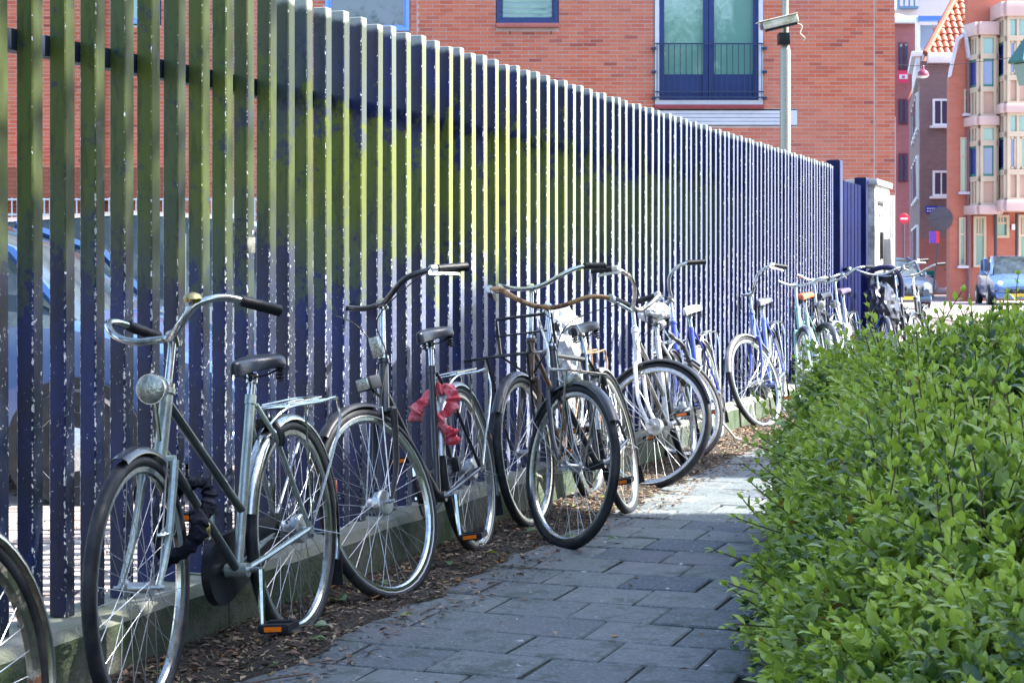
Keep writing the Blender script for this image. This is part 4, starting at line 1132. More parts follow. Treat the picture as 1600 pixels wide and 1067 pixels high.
# tiled hip roof: rows of pantiles as geometry
TILEM = M('orange_pantile', (.36, .095, .04), .6, 0, (.22, .05, .03), 1.2, .8)
Ls = Vector((dx(1445), -.1, dz(86))); slope = Vector((0, .80, .98)).normalized()
verts = []; faces = []; shv = []
nc, nrw = 34, 17; tw_, tl = .27, .40
for r_ in range(nrw):
    for c in range(nc):
        hipx = r_*tl*.52
        x0 = Ls.x+c*tw_
        if x0 < Ls.x+hipx-.1: continue
        o_ = len(verts); base = Ls+slope*(r_*tl)
        nrm = Vector((0, -slope.z, slope.y))
        for j in (0, 1):
            for k in range(7):
                t = k/6; hh = .055*math.sin(t*math.pi*1.25-.2)+(.055 if j == 0 else .0)
                p = Vector((x0+tw_*1.04*t, base.y, base.z))+slope*(tl*1.05*j)+nrm*(hh)
                verts.append(tuple(p))
        for k in range(6): faces.append((o_+k, o_+k+1, o_+8+k, o_+7+k))
        # front lip
        o2 = len(verts)
        for k in range(7):
            v = Vector(verts[o_+k])-nrm*.045; verts.append(tuple(v))
        for k in range(6): faces.append((o2+k, o2+k+1, o_+k+1, o_+k))
me = np_mesh('roof_tiles', verts, faces, TILEM); o = link('roof_tiles', me, h1_); o['kind'] = 'stuff'
mb = MB(); rt = Ls+slope*(nrw*tl)
mb.add([(Ls.x-.05, Ls.y+.05, Ls.z-.08), (cx1, Ls.y+.05, Ls.z-.08), (cx1, rt.y, rt.z-.08), (Ls.x+nrw*tl*.52, rt.y, rt.z-.08), (bl[0]-.1, 20, Ls.z-.08), (bl[0]+3, 18, rt.z-.08)],
       [(0, 1, 2, 3), (4, 0, 3, 5)]); mb.build('roof', TILEM, h1_, False)
mb = MB(); mb.tube([Vector((Ls.x+.0, -.12, Ls.z+.05)), Vector((Ls.x+nrw*tl*.52, rt.y-.1, rt.z+.06))], .13, 8); mb.build('hip_ridge', TILEM, h1_)
# street name sign
sg = thing('street_name_sign', 'small blue street name plate on the corner house wall', 'sign', (dx(1460), D1-.06, dz(328)))
MB().box((0, 0, 0), (.78, .03, .30), 0, .01).build('sign_plate', M('sign_blue', (.02, .04, .42), .35), sg)
mb = MB()
for j, n_ in ((.05, 7), (-.06, 5)):
    for i in range(n_): mb.box((-.30+i*.095, -.018, j), (.055, .004, .05))
mb.build('lettering', WHT, sg, False)
# round traffic sign seen from behind, on its pole
D2 = 62.0
X2 = (1458-800)/F_PX*D2
ts = thing('traffic_sign', 'grey back of a round traffic sign on a thin leaning pole by the corner house', 'sign', (X2, D2, 0))
gy = M('sign_back_grey', (.065, .06, .08), .6, .1)
MB().tube([(-.02, 0, 0), (.17, 0, 2.0), (.20, 0, 3.3)], .035, 8).build('sign_pole', gy, ts)
zz = 1.2+(415-342)/F_PX*D2
MB().lathe([(.001, -.01), (.40, -.01), (.42, 0), (.40, .012), (.001, .012)], 30, Matrix.Translation((.26, -.05, zz)) @ Matrix.Rotation(R(90), 4, 'X')).build('sign_disc', gy, ts)
MB().box((.2, -.08, zz+.02), (.84, .02, .06)).build('sign_bracket', gy, ts)
MB().box((.03, -.05, zz-.65), (.34, .04, .42)).build('lower_sign', M('violet_sign', (.12, .03, .40), .4), ts)
MB().box((.14, -.055, zz-.65), (.12, .045, .42)).build('lower_sign_edge', M('sign_red', (.6, .02, .05), .4), ts)
# no entry sign
D3_ = 60.0; X3 = (1412-800)/F_PX*D3_
ne = thing('no_entry_sign', 'red round no entry sign with white bar just beyond the white pier', 'sign', (X3, D3_, 0))
zz = 1.2+(415-342)/F_PX*D3_
MB().tube([(0, 0, 0), (0, 0, zz+.2)], .035, 8).build('sign_pole', gy, ne)
MB().lathe([(.001, -.012), (.17, -.012), (.18, 0), (.17, .012), (.001, .012)], 30, Matrix.Translation((0, -.05, zz)) @ Matrix.Rotation(R(90), 4, 'X')).build('sign_disc', M('sign_red', (.6, .02, .05), .4), ne)
MB().box((0, -.066, zz), (.24, .008, .06)).build('white_bar', WHT, ne)
# left houses far down the street
D4 = 105.0
def ex(px): return (px-800)/F_PX*D4
def ez(py): return 1.2+(415-py)/F_PX*D4
h2 = thing('red_house', 'dark red house with white cornice far down the street', 'house', (0, D4, 0))
REDB3 = proc_brick('dark_red_brick', (.32, .09, .10), (.36, .12, .12), (.25, .15, .15), 1.5)
MB().box(((ex(1392)+ex(1431))/2, 3, ez(36)/2), (ex(1431)-ex(1392), 6, ez(36))).build('wall', REDB3, h2, False)
MB().box(((ex(1392)+ex(1436))/2, -.25, ez(33)), (ex(1436)-ex(1392), .7, .38), 0, .04).build('cornice', WHT, h2)
for zz0, zz1 in ((67, 110), (155, 195), (240, 285)):
    for pxx in (1407, 1415):
        w_ = MB().box((ex(pxx), -.02, (ez(zz0)+ez(zz1))/2), (.24, .08, ez(zz0)-ez(zz1))).build('window', M('maroon_frame', (.14, .02, .04), .5), h2, False)
        MB().box((ex(pxx)+.02, -.07, (ez(zz0)+ez(zz1))/2), (.13, .03, ez(zz0)-ez(zz1)-.2)).build('pane', GLD, w_, False)
mb = MB(); mb.add([(ex(1392), -.1, ez(31)), (ex(1432), -.1, ez(31)), (ex(1420), 3, ez(10)), (ex(1392), 3, ez(10))], [(0, 1, 2, 3)]); mb.build('roof', M('grey_roof_tiles', (.22, .2, .16), .7, 0, (.35, .33, .28), 2), h2, False)
MB().box((ex(1400)-.1, -.14, 5), (.10, .1, 10)).build('drain_pipe', LIL, h2)
bn = thing('hanging_banner', 'red and white banner hanging high on the dark red house', 'banner', (ex(1408), D4-.5, ez(122)))
MB().box((0, 0, 0), (.62, .05, .72)).build('banner_cloth', M('banner_red', (.75, .04, .12), .6), bn, False)
MB().box((.02, -.03, 0), (.48, .03, .26)).build('banner_panel', WHT, bn, False)
MB().box((.02, -.05, 0), (.16, .02, .16)).build('banner_emblem', M('banner_pink', (.6, .1, .25), .6), bn, False)
h3 = thing('dormer_house', 'blue grey dormer house with white trim between red house and tiled roof', 'house', (0, 98, 0))
def gx(px): return (px-800)/F_PX*98
def gz(py): return 1.2+(415-py)/F_PX*98
DRM = M('blue_grey_cladding', (.22, .28, .38), .6, 0, (.28, .33, .42), 1)
mb = MB(); plan_box(mb, [(gx(1436), 0), (gx(1475), 0), (gx(1475)+2, 5), (gx(1436)+1.4, 5)], -.1, gz(40)); mb.build('wall', DRM, h3, False)
MB().box((gx(1433), -.12, gz(60)), (.22, .3, gz(20)-gz(75)), 0, .02).build('white_post', WHT, h3)
MB().box(((gx(1432)+gx(1470))/2, -.2, gz(31)), (gx(1470)-gx(1432), .6, .26)).build('blue_gutter', M('gutter_blue', (.06, .18, .6), .4), h3, False)
h4 = thing('pale_gable_house', 'pale lilac rendered gable house at the far end of the street', 'house', (0, 125, 0))
def kx(px): return (px-800)/F_PX*125
def kz(py): return 1.2+(415-py)/F_PX*125
mb = MB(); mb.prism([(kx(1390), -.1), (kx(1560), -.1), (kx(1560), kz(-60)), (kx(1500), kz(-90)), (kx(1420), kz(12)), (kx(1390), kz(20))], 0, 8)
mb.build('wall', M('pale_lilac_render', (.55, .50, .52), .8, 0, (.48, .44, .47), .6), h4, False)
w_ = MB().box(((kx(1400)+kx(1432))/2, -.4, kz(-2)), (kx(1432)-kx(1400), .6, 1.6)).build('glazed_bay', M('steel_blue_frame', (.10, .22, .38), .5), h4, False)
for i in range(4): MB().box((kx(1405+i*8), -.72, kz(-2)), (.24, .05, 1.3)).build('pane', LIL, w_, False)

# orange brick house and its pink bays
D5 = 62.0
def ox(px): return (px-800)/F_PX*D5
def oz(py): return 1.2+(415-py)/F_PX*D5
h5 = thing('bay_window_house', 'orange brick house with stacked cream and pink bay windows, green casements', 'house', (0, D5, 0))
ORB = proc_brick('orange_brick', (.42, .12, .075), (.46, .15, .10), (.38, .16, .12), 1.6)
mb = MB(); xL = ox(1483)
mb.prism([(xL, -.1), (ox(1900), -.1), (ox(1900), oz(-150)), (ox(1512), oz(-150)), (ox(1512), oz(55)), (ox(1504), oz(58)), (ox(1484), oz(122))], 0, .4); mb.build('wall', ORB, h5, False)
mb = MB(); plan_box(mb, [(ox(1500), .4), (ox(1900), .4), (ox(1900)+4, 11), (ox(1500)*73/62+1.5, 11)], -.1, oz(70)); mb.build('rear_wall', ORB, h5, False)
mb = MB(); mb.prism([(ox(1481), oz(122)), (ox(1482), oz(112)), (ox(1493), oz(60)), (ox(1505), oz(52)), (ox(1505), oz(58)), (ox(1497), oz(64)), (ox(1485), oz(120))], -.12, 0); mb.build('gable_coping', LIL, h5, False)
mb = MB(); mb.prism([(ox(1504), oz(50)), (ox(1508), oz(52)), (ox(1514), oz(95)), (ox(1510), oz(92))], -.3, 0); mb.build('gable_coping', LIL, h5, False)
MB().tube([(ox(1512), -.14, -.1), (ox(1512), -.14, oz(95))], .07, 8).build('drain_pipe', M('plum_pipe', (.18, .08, .10), .5), h5)
PEACH = M('peach_panel', (.50, .33, .25), .6, 0, (.44, .28, .22), 1.5, .5); CRM = M('cream_frame', (.52, .42, .31), .55, 0, (.44, .35, .26), 1.5, .5)
PINK = M('pink_cornice', (.54, .38, .35), .6, 0, (.48, .33, .31), 1.5, .5); GRNF = M('green_casement', (.03, .20, .18), .45)
for (z0, z1, px0, px1) in ((140, 178, 1506, 1514), (215, 300, 1500, 1510), (340, 415, 1498, 1508)):
    a, b_ = ox(px0), ox(px1); mb = MB(); frame_rect(mb, a, b_, oz(z1), oz(z0), .05, -.08, .02); mb.box(((a+b_)/2, -.04, oz(z0+(z1-z0)*.35)), (b_-a-.1, .05, .06))
    w_ = mb.build('window', CRM, h5, False)
    MB().box(((a+b_)/2, -.02, (oz(z0)+oz(z1))/2), (b_-a-.1, .02, oz(z0)-oz(z1)-.1)).build('pane', GLG, w_, False)
    MB().box(((a+b_)/2, -.1, oz(z1)-.05), (b_-a+.14, .25, .09)).build('window_sill', LIL, w_, False)
def bay(px_l, px_f, px_r, y_front, bands, top, bottom, nf):
    """px_l: wall junction, px_f: where the front facet starts, px_r: its right end; bands of storeys"""
    yF = y_front
    kf = (D5+yF)/F_PX
    A = Vector((ox(px_l), 0, 0)); B = Vector(((px_f-800)*kf, yF, 0)); Cc_ = Vector(((px_r-800)*kf, yF, 0)); E = Vector((Cc_.x+(B.x-A.x), 0, 0))
    P = [A, B, Cc_, E]
    bay_ = MB(); plan_box(bay_, [(p.x, p.y) for p in P], oz(bottom), oz(top)); core = bay_.build('bay', PEACH, h5, False)
    def facet(a, b, z0, z1, kind, n_):
        d = (b-a); L_ = d.length; d.normalize(); o_ = Vector((d.y, -d.x, 0)); ang = math.atan2(d.y, d.x)
        def pt(t, z, off): p = a+d*t+o_*off; return (p.x, p.y, z)
        if kind == 'cornice':
            MB().box(pt(L_/2, (z0+z1)/2, .10), (L_+.16, .26, z1-z0), ang, .03).build('cornice', PINK, core); return
        mb = MB()
        for i in range(n_+1): mb.box(pt(max(.05, min(L_-.05, L_*i/n_)), (z0+z1)/2, .03), (.10, .12, z1-z0), ang)
        mb.box(pt(L_/2, z1-.05, .035), (L_, .13, .10), ang); mb.box(pt(L_/2, z0+.04, .035), (L_, .14, .08), ang)
        mb.build('bay_frame', CRM, core, False)
        if kind == 'panel': return
        for i in range(n_):
            t0, t1 = L_*i/n_+.06, L_*(i+1)/n_-.06
            if kind == 'win':
                mb = MB(); w0 = t1-t0
                for tt in (t0+.03, t1-.03): mb.box(pt(tt, (z0+z1)/2, .02), (.07, .08, z1-z0-.2), ang)
                for z_ in (z0+.13, z1-.14): mb.box(pt((t0+t1)/2, z_, .02), (w0-.06, .08, .07), ang)
                cas = mb.build('casement', GRNF if n_ <= 2 else CRM, core, False)
            MB().box(pt((t0+t1)/2, (z0+z1)/2, .012), (t1-t0-.04, .02, z1-z0-.18), ang).build('pane', GLB if kind == 'win' and i % 2 == 0 else GLG, core, False)
    for (z0, z1, kind) in bands:
        facet(A, B, oz(z1), oz(z0), kind, 3 if kind in ('panel', 'trans') else 1); facet(B, Cc_, oz(z1), oz(z0), kind, nf); facet(Cc_, E, oz(z1), oz(z0), kind, 1)
bay(1516, 1531, 1556, -.75, [(40, 60, 'cornice'), (60, 92, 'trans'), (92, 143, 'win'), (143, 185, 'panel'), (185, 199, 'cornice'), (199, 226, 'trans'), (226, 281, 'win'), (281, 322, 'panel'), (322, 336, 'cornice')], 42, 336, 1)
bay(1557, 1573, 1640, -1.35, [(12, 35, 'cornice'), (35, 68, 'trans'), (68, 128, 'win'), (128, 168, 'panel'), (168, 182, 'cornice'), (182, 214, 'trans'), (214, 272, 'win'), (272, 315, 'panel'), (315, 332, 'cornice')], 14, 332, 4)
for (z0, z1, px0, px1) in ((338, 418, 1520, 1540), (336, 372, 1553, 1576), (336, 425, 1590, 1625)):
    a, b_ = ox(px0), ox(px1); mb = MB(); frame_rect(mb, a, b_, oz(z1), oz(z0), .09, -.10, .02); mb.box(((a+b_)/2, -.05, oz(z0+(z1-z0)*.36)), (b_-a-.1, .06, .08))
    for i in range(1, 5): mb.box((a+(b_-a)*i/5, -.05, oz(z0+(z1-z0)*.18)), (.035, .05, (oz(z0)-oz(z1))*.34))
    w_ = mb.build('window', CRM, h5, False); MB().box(((a+b_)/2, -.02, (oz(z0)+oz(z1))/2), (b_-a-.16, .02, oz(z0)-oz(z1)-.14)).build('pane', GLG, w_, False)
for pxx in (1547, 1580): MB().tube([(ox(pxx), -.7, -.1), (ox(pxx), -.7, oz(334))], .06, 8).build('bay_column', M('dark_iron', (.05, .03, .04), .5), h5)
MB().box((ox(1583), -.08, oz(355)), (.16, .1, .2)).build('meter_box', WHT, h5, False)
ln = thing('green_lantern', 'dark green pointed lantern canopy by the bay-windowed house at the picture edge', 'lantern', (at(1606, 0, 44)[0], 44, at(0, 100, 44)[1]))
MB().lathe([(.48, 0), (.50, .04), (.48, .08), (.12, .60), (.05, .68), (.04, .85)], 6).build('lantern_roof', M('lantern_green', (.03, .14, .12), .4), ln, False)
MB().lathe([(.22, -.55), (.36, -.02)], 6).build('lantern_glass', GLG, ln, False)
MB().tube([(.0, 0, -.55), (.0, 0, -at(0, 100, 44)[1])], .06, 10).build('lantern_post', M('lantern_green', (.03, .14, .12), .4), ln)
# hanging street lamp on a wire
D6 = 48.0
lx, lz = at(1442, 118, D6)
sl_ = thing('street_lamp', 'dark red domed street lamp hanging from a wire over the street', 'street lamp', (lx, D6, lz))
RL = M('maroon_enamel', (.20, .015, .05), .2, 0, (.26, .03, .07), 4, coat=.5)
MB().lathe([(.165, -.03), (.168, 0), (.15, .07), (.10, .13), (.04, .155), (.035, .24), (.02, .26)], 24).build('lamp_shade', RL, sl_)
MB().lathe([(.002, -.09), (.08, -.08), (.13, -.055), (.155, -.03)], 24).build('lamp_glass', GLASSY, sl_)
MB().tube(smooth_path([(-3.2, 0, .55), (-1.5, 0, .36), (0, 0, .25), (1.3, 0, .34), (3.5, 0, .62)], 5), .010, 5).build('span_wire', DARKPL, sl_)

# parked white bicycle-like scooter and planter by the corner house
D7 = 66.0
sx_, _ = at(1462, 0, D7)
sco = thing('parked_scooter', 'white step-through scooter parked at the foot of the corner house', 'scooter', (sx_, D7, -.04), (0, 0, R(8)))
WS = M('scooter_white', (.62, .60, .66), .3, 0, (.5, .5, .55), 4, coat=.5)
mb = MB(); mb.tube(smooth_path([(-.75, 0, .62), (-.45, 0, .70), (-.15, 0, .62), (.0, 0, .36), (.35, 0, .30), (.52, 0, .42)], 5), [.10]*5+[.17]*5+[.16]*5+[.09]*5+[.08]*5+[.07], 12, flat=1.2)
mb.build('body', WS, sco)
MB().tube([(.75, 0, .30), (.62, 0, .62), (.50, 0, 1.05)], [.05, .05, .03], 8).build('front_fork', WS, sco)
MB().tube([(.45, -.3, 1.12), (.5, 0, 1.06), (.45, .3, 1.12)], .02, 6).build('handlebar', DARKPL, sco)
MB().box((-.35, 0, .80), (.62, .24, .10), 0, .04).build('seat', DARKPL, sco)
for xx in (-.55, .78): MB().lathe([(.10, -.05), (.23, -.05), (.26, 0), (.23, .05), (.10, .05)], 24, Matrix.Translation((xx, 0, .27)) @ Matrix.Rotation(R(90), 4, 'X')).build('wheel', RUBBER, sco)
sco2 = thing('dustbin', 'teal green lidded dustbin behind the white scooter', 'bin', (at(1448, 0, 68)[0], 68.5, -.04))
MB().prism([(-.32, 0), (.32, 0), (.38, .95), (-.38, .95)], -.3, .3).build('bin_body', M('bin_teal', (.02, .22, .18), .4), sco2, False)
MB().box((0, 0, 1.0), (.82, .68, .10), 0, .03).build('bin_lid', M('bin_teal', (.02, .22, .18), .4), sco2)

# ------------------------------------------------------------------ hedge
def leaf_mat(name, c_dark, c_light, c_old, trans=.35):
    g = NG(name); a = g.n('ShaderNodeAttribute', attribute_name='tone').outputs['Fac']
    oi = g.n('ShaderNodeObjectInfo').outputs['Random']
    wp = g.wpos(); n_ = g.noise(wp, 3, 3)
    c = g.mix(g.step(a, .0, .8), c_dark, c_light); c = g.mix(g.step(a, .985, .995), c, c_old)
    c = g.mix(g.math('MULTIPLY', g.noise(wp, 90, 2), .25), c, tuple(x*.6 for x in c_dark))
    p = g.n('ShaderNodeBsdfPrincipled'); g.set(p.inputs['Base Color'], c); p.inputs['Roughness'].default_value = .30
    t = g.n('ShaderNodeBsdfTranslucent'); g.set(t.inputs[0], g.mix(.5, c, (.25, .42, .03)))
    m = g.n('ShaderNodeMixShader'); m.inputs[0].default_value = trans
    g.t.links.new(p.outputs[0], m.inputs[1]); g.t.links.new(t.outputs[0], m.inputs[2]); g.t.links.new(m.outputs[0], g.out.inputs[0])
    return g.m
LEAFM = leaf_mat('hedge_leaf', (.020, .070, .026), (.48, .60, .085), (.34, .12, .03))
def htop(y): return float(np.interp(y, [2.3, 3, 4, 5, 6, 7, 8, 10, 13], [.15, .33, .53, .66, .75, .81, .86, .96, 1.0]))
def xl(y): return .83+.150*(y-5.3)+.05*math.sin(y*2.1)+.03*math.sin(y*5.3+1)
def yend(x): return 7.75+.85*(x-1.1)
def hsurf(x, y):
    u = x-xl(y)
    if u <= 0: return -1
    v = yend(x)-y
    if v <= 0: return -1
    e = min(u/.70, 1); f = min(v/.5, 1)
    h = htop(y)*math.sqrt(max(0, 1-(1-e)**2.6))*math.sqrt(max(0, 1-(1-f)**2.6))
    return h+.09*mnoise.noise((x*1.9, y*1.9, 0))+.05*mnoise.noise((x*5, y*5, 4))+.10*max(0, min(1, (x-.17*y-.2)/1.0))
hedge = thing('hedge', 'wide leafy green hedge filling the right side along the paved path', 'hedge', (0, 0, 0))
LV = np.array([(0, 0, 0), (.30, .24, .06), (.68, .22, .05), (1, 0, -.10), (.68, -.22, .05), (.30, -.24, .06), (.35, 0, -.02), (.70, 0, -.03)])
LF = [(0, 6, 1), (1, 6, 7), (1, 7, 2), (2, 7, 3), (0, 5, 6), (5, 7, 6), (5, 4, 7), (4, 3, 7)]
def leaf_frames(P, Dr, Up, L_):
    """many leaves: base points, directions, up vectors, lengths -> vertices"""
    X = Dr/np.linalg.norm(Dr, axis=1, keepdims=True)
    Y = np.cross(Up, X); Y /= np.maximum(np.linalg.norm(Y, axis=1, keepdims=True), 1e-6); Z = np.cross(X, Y)
    v = LV[None]*L_[:, None, None]
    return P[:, None]+v[..., 0:1]*X[:, None]+v[..., 1:2]*Y[:, None]+v[..., 2:3]*Z[:, None]
hr = random.Random(11)
Pb, Dv, Uv, Ln, Tn = [], [], [], [], []
stems = MB(); nst = 0
def shoot(base, d, ln_, n_, ll, tone, woody=False):
    global nst
    d = Vector(d).normalized(); side = d.cross(Vector((hr.uniform(-1, 1), hr.uniform(-1, 1), hr.uniform(-.3, .3)))).normalized()
    p = Vector(base); pts = [p.copy()]; curve = Vector((hr.uniform(-.3, .3), hr.uniform(-.3, .3), hr.uniform(-.1, .25)))
    for i in range(n_):
        t = (i+1)/n_; dd = (d+curve*t).normalized(); p = p+dd*(ln_/n_); pts.append(p.copy())
        side = Matrix.Rotation(R(80+hr.uniform(-20, 20)), 3, dd) @ side
        for sg in (1, -1):
            lv = (side*sg*(1.0-.35*t)+dd*(.45+.5*t)+Vector((0, 0, hr.uniform(-.25, .2)))).normalized()
            up = (dd*.6-lv*.2+Vector((hr.uniform(-.35, .35), hr.uniform(-.35, .35), .9)))
            Pb.append(tuple(p)); Dv.append(tuple(lv)); Uv.append(tuple(up)); Ln.append(ll*(1.08-.5*t*t)*hr.choice((.55, .75, .9, 1.0, 1.1, 1.35))*hr.uniform(.85, 1.15)); Tn.append(min(.98, max(0, tone+.22*(t-.5)+hr.uniform(-.16, .16))) if hr.random() > .006 else 1.0)
    Pb.append(tuple(p)); Dv.append(tuple(dd)); Uv.append((hr.uniform(-.5, .5), hr.uniform(-.5, .5), 1)); Ln.append(ll*.6); Tn.append(min(.98, tone+.2))
    if woody or hr.random() < .22: stems.tube(pts, .0017 if not woody else .0025, 3, cap=False)
def grad(x, y):
    e = .04; h = hsurf(x, y)
    gx_ = (hsurf(x+e, y)-hsurf(x-e, y))/(2*e); gy_ = (hsurf(x, y+e)-hsurf(x, y-e))/(2*e)
    return max(-3, min(6, gx_)), max(-4, min(3, gy_))
cnt = 0
while cnt < 5900:
    y = 2.6+hr.random()**.85*8.6; x = hr.uniform(xl(y), .30*y+.35)
    if x-xl(y) < 0: continue
    h = hsurf(x, y)
    if h < .05: continue
    gx_, gy_ = grad(x, y); nrm = Vector((-gx_, -gy_, 1)).normalized()
    w_ = 1/nrm.z
    if hr.random() > w_/5 and hr.random() > .42: continue
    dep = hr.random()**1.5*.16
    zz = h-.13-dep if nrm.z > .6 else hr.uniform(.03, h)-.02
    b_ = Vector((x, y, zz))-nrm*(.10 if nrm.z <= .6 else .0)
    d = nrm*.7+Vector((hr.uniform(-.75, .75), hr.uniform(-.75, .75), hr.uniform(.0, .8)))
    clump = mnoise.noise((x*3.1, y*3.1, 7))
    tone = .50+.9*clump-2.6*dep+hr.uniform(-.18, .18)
    shoot(b_, d, hr.uniform(.12, .24), hr.randint(4, 6), hr.uniform(.042, .066), tone)
    cnt += 1
# dense left flank
for i in range(2300):
    y = hr.uniform(2.7, 8.3); hh = htop(y)
    z = hr.uniform(.02, hh*.93); e = 1-(1-(z/hh)**2)**(1/2.6) if z < hh else 1
    x = xl(y)+.6*e+hr.uniform(.0, .10)+.05*mnoise.noise((y*3, z*4, 1))
    d = Vector((-1, -.35, .55))+Vector((hr.uniform(-.5, .5), hr.uniform(-.8, .5), hr.uniform(-.5, .6)))
    shoot((x+.06, y, z), d, hr.uniform(.11, .22), hr.randint(4, 6), hr.uniform(.036, .056), .40+.6*mnoise.noise((y*3, z*4, 9)))
# long stray shoots: leaning out over the path and standing above the top
for i in range(34):
    y = hr.uniform(5.6, 8.4) if i < 22 else hr.uniform(3.6, 5.6)
    z = hr.uniform(.15, .6)*htop(y); x = xl(y)+.10
    shoot((x, y, z), (-1, hr.uniform(-.6, .1), hr.uniform(.1, .8)), hr.uniform(.18, .32), 8, .052, .5, True)
for i in range(150):
    y = hr.uniform(4, 10.6); x = hr.uniform(xl(y)+.2, .30*y+.1); h = hsurf(x, y)
    if h < .2: continue
    shoot((x, y, h-.08), (hr.uniform(-.4, .4), hr.uniform(-.3, .3), 1), hr.uniform(.16, .32), 7, .050, .85, True)
Pb, Dv, Uv, Ln, Tn = map(np.array, (Pb, Dv, Uv, Ln, Tn))
Dv = Dv/np.linalg.norm(Dv, axis=1, keepdims=True)
# the 300 leaves that show largest are parts of their own
score = Ln/np.maximum(Pb[:, 1], .5)
px_ = 800+F_PX*Pb[:, 0]/Pb[:, 1]; py_ = 415+F_PX*(1.2-Pb[:, 2])/Pb[:, 1]
inview = (px_ > 1130) & (px_ < 1590) & (py_ < 1060) & (Pb[:, 2] > np.array([max(0, hsurf(a, b)) for a, b in zip(Pb[:, 0], Pb[:, 1])])-.03)
idx = np.argsort(-score*inview)[:300]
mask = np.ones(len(Pb), bool); mask[idx] = False
def leaves_mesh(name, sel):
    V = leaf_frames(Pb[sel], Dv[sel], Uv[sel], Ln[sel]); n = len(V)
    Fc = (np.array(LF)[None]+(np.arange(n)*8)[:, None, None]).reshape(-1, 3)
    return np_mesh(name, V.reshape(-1, 3), Fc, LEAFM, {'tone': np.repeat(Tn[sel], 8)})
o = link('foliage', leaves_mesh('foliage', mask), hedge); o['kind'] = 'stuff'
lms = []
for k in range(8):
    lms.append(np_mesh('leaf', LV, np.array(LF), LEAFM, {'tone': np.full(8, .35+.08*k)}))
for i in idx:
    X = Vector(Dv[i]).normalized(); Y = Vector(Uv[i]).cross(X).normalized(); Z = X.cross(Y)
    m = Matrix((X, Y, Z)).transposed().to_4x4(); m.translation = Vector(Pb[i])
    o = link('leaf', lms[int(min(7, max(0, (Tn[i]-.35)/.08)))], hedge); o.matrix_local = m @ Matrix.Scale(float(Ln[i]), 4)
BARK = M('twig_bark', (.09, .06, .035), .8, 0, (.05, .035, .02), 20)
o = stems.build('twigs', BARK, hedge); o['kind'] = 'stuff'
# woody inside of the hedge; shade of the leaf gaps is put into its colour
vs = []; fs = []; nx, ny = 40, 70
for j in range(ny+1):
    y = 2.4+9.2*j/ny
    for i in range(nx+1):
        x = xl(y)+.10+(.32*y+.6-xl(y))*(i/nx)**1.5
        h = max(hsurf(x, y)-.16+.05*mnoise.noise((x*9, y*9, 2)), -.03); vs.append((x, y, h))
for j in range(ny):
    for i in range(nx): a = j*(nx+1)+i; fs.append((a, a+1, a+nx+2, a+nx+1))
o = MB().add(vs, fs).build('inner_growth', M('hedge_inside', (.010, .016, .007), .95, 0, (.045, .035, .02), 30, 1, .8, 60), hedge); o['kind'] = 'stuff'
print('hedge leaves', len(Pb))

# ------------------------------------------------------------------ litter along the plinth
lr = random.Random(5)
def mound_w(s_): return .40+.10*mnoise.noise((s_*1.6, 3, 0))+.07*mnoise.noise((s_*5, 5, 0))
def mound(s_, nn):
    t = (nn+.02)/mound_w(s_)
    if t >= 1: return 0.0
    return max(0, .026*(1-t)**.6+.010*mnoise.noise((s_*4, nn*9, 0))+.002)
n = 26000; C4 = np.zeros((n, 3)); keep = []
Vl = []; Fl = []; Sl = []
for i in range(n):
    s_ = lr.uniform(-3.0, 9.5); q = lr.random()
    nn = lr.random()**1.2*.56+.03*math.sin(s_*3)
    if q > .93: nn = lr.uniform(0, 1.2)
    if nn > mound_w(s_)-.03 and lr.random() > .30: continue
    p = PL0+S*s_+N*nn
    if q > .97: p = Vector((xl(max(p.y, 3))-abs(lr.gauss(0, .10)), max(p.y, 4), 0))
    z = mound(s_, nn)+.001+.009*lr.random()**2
    L_ = lr.uniform(.010, .042); W_ = L_*lr.choice((.12, .2, .35, .5)); a = lr.uniform(0, 6.28)
    u = Vector((math.cos(a), math.sin(a), lr.uniform(-.25, .35))).normalized(); v = u.cross(Vector((lr.uniform(-.4, .4), lr.uniform(-.4, .4), 1))).normalized()
    o_ = len(Vl); m_ = p+Vector((0, 0, z)); cu = Vector((0, 0, lr.uniform(0, .006)))
    Vl += [tuple(m_-u*L_*.5), tuple(m_+v*W_*.5+cu), tuple(m_+u*L_*.5), tuple(m_-v*W_*.5+cu)]; Fl.append((o_, o_+3, o_+2, o_+1)); Sl += [lr.random()]*4
g = NG('dry_litter'); a = g.n('ShaderNodeAttribute', attribute_name='tone').outputs['Fac']
c = g.mix(g.step(a, 0, .5), (.045, .030, .024), (.15, .095, .065)); c = g.mix(g.step(a, .66, .86), c, (.34, .26, .17)); c = g.mix(g.step(a, .93, .95), c, (.13, .17, .05)); c = g.mix(g.step(a, .975, .98), c, (.35, .16, .04))
LITM = g.done(c, .85)
o = link('leaf_litter', np_mesh('leaf_litter', Vl, Fl, LITM, {'tone': Sl})); tag(o, 'dry brown leaf litter and twigs strewn between the kerb and the paving slabs', 'leaf litter', None, 'stuff')
# mound of soil under it
vs = []; fs = []; n1, n2 = 420, 10
for i in range(n1+1):
    s_ = -5+15*i/n1; wd = mound_w(s_)
    for j in range(n2+1):
        nn = -.02+wd*j/n2; p = PL0+S*s_+N*nn
        z = .026*(1-j/n2)**.6+.010*mnoise.noise((s_*4, nn*9, 0))+(.002 if j < n2 else -.022)
        vs.append((p.x, p.y, z))
for i in range(n1):
    for j in range(n2): a = i*(n2+1)+j; fs.append((a, a+1, a+n2+2, a+n2+1))
MB().add(vs, fs).build('soil_mound', MULCH, None)['kind'] = 'structure'
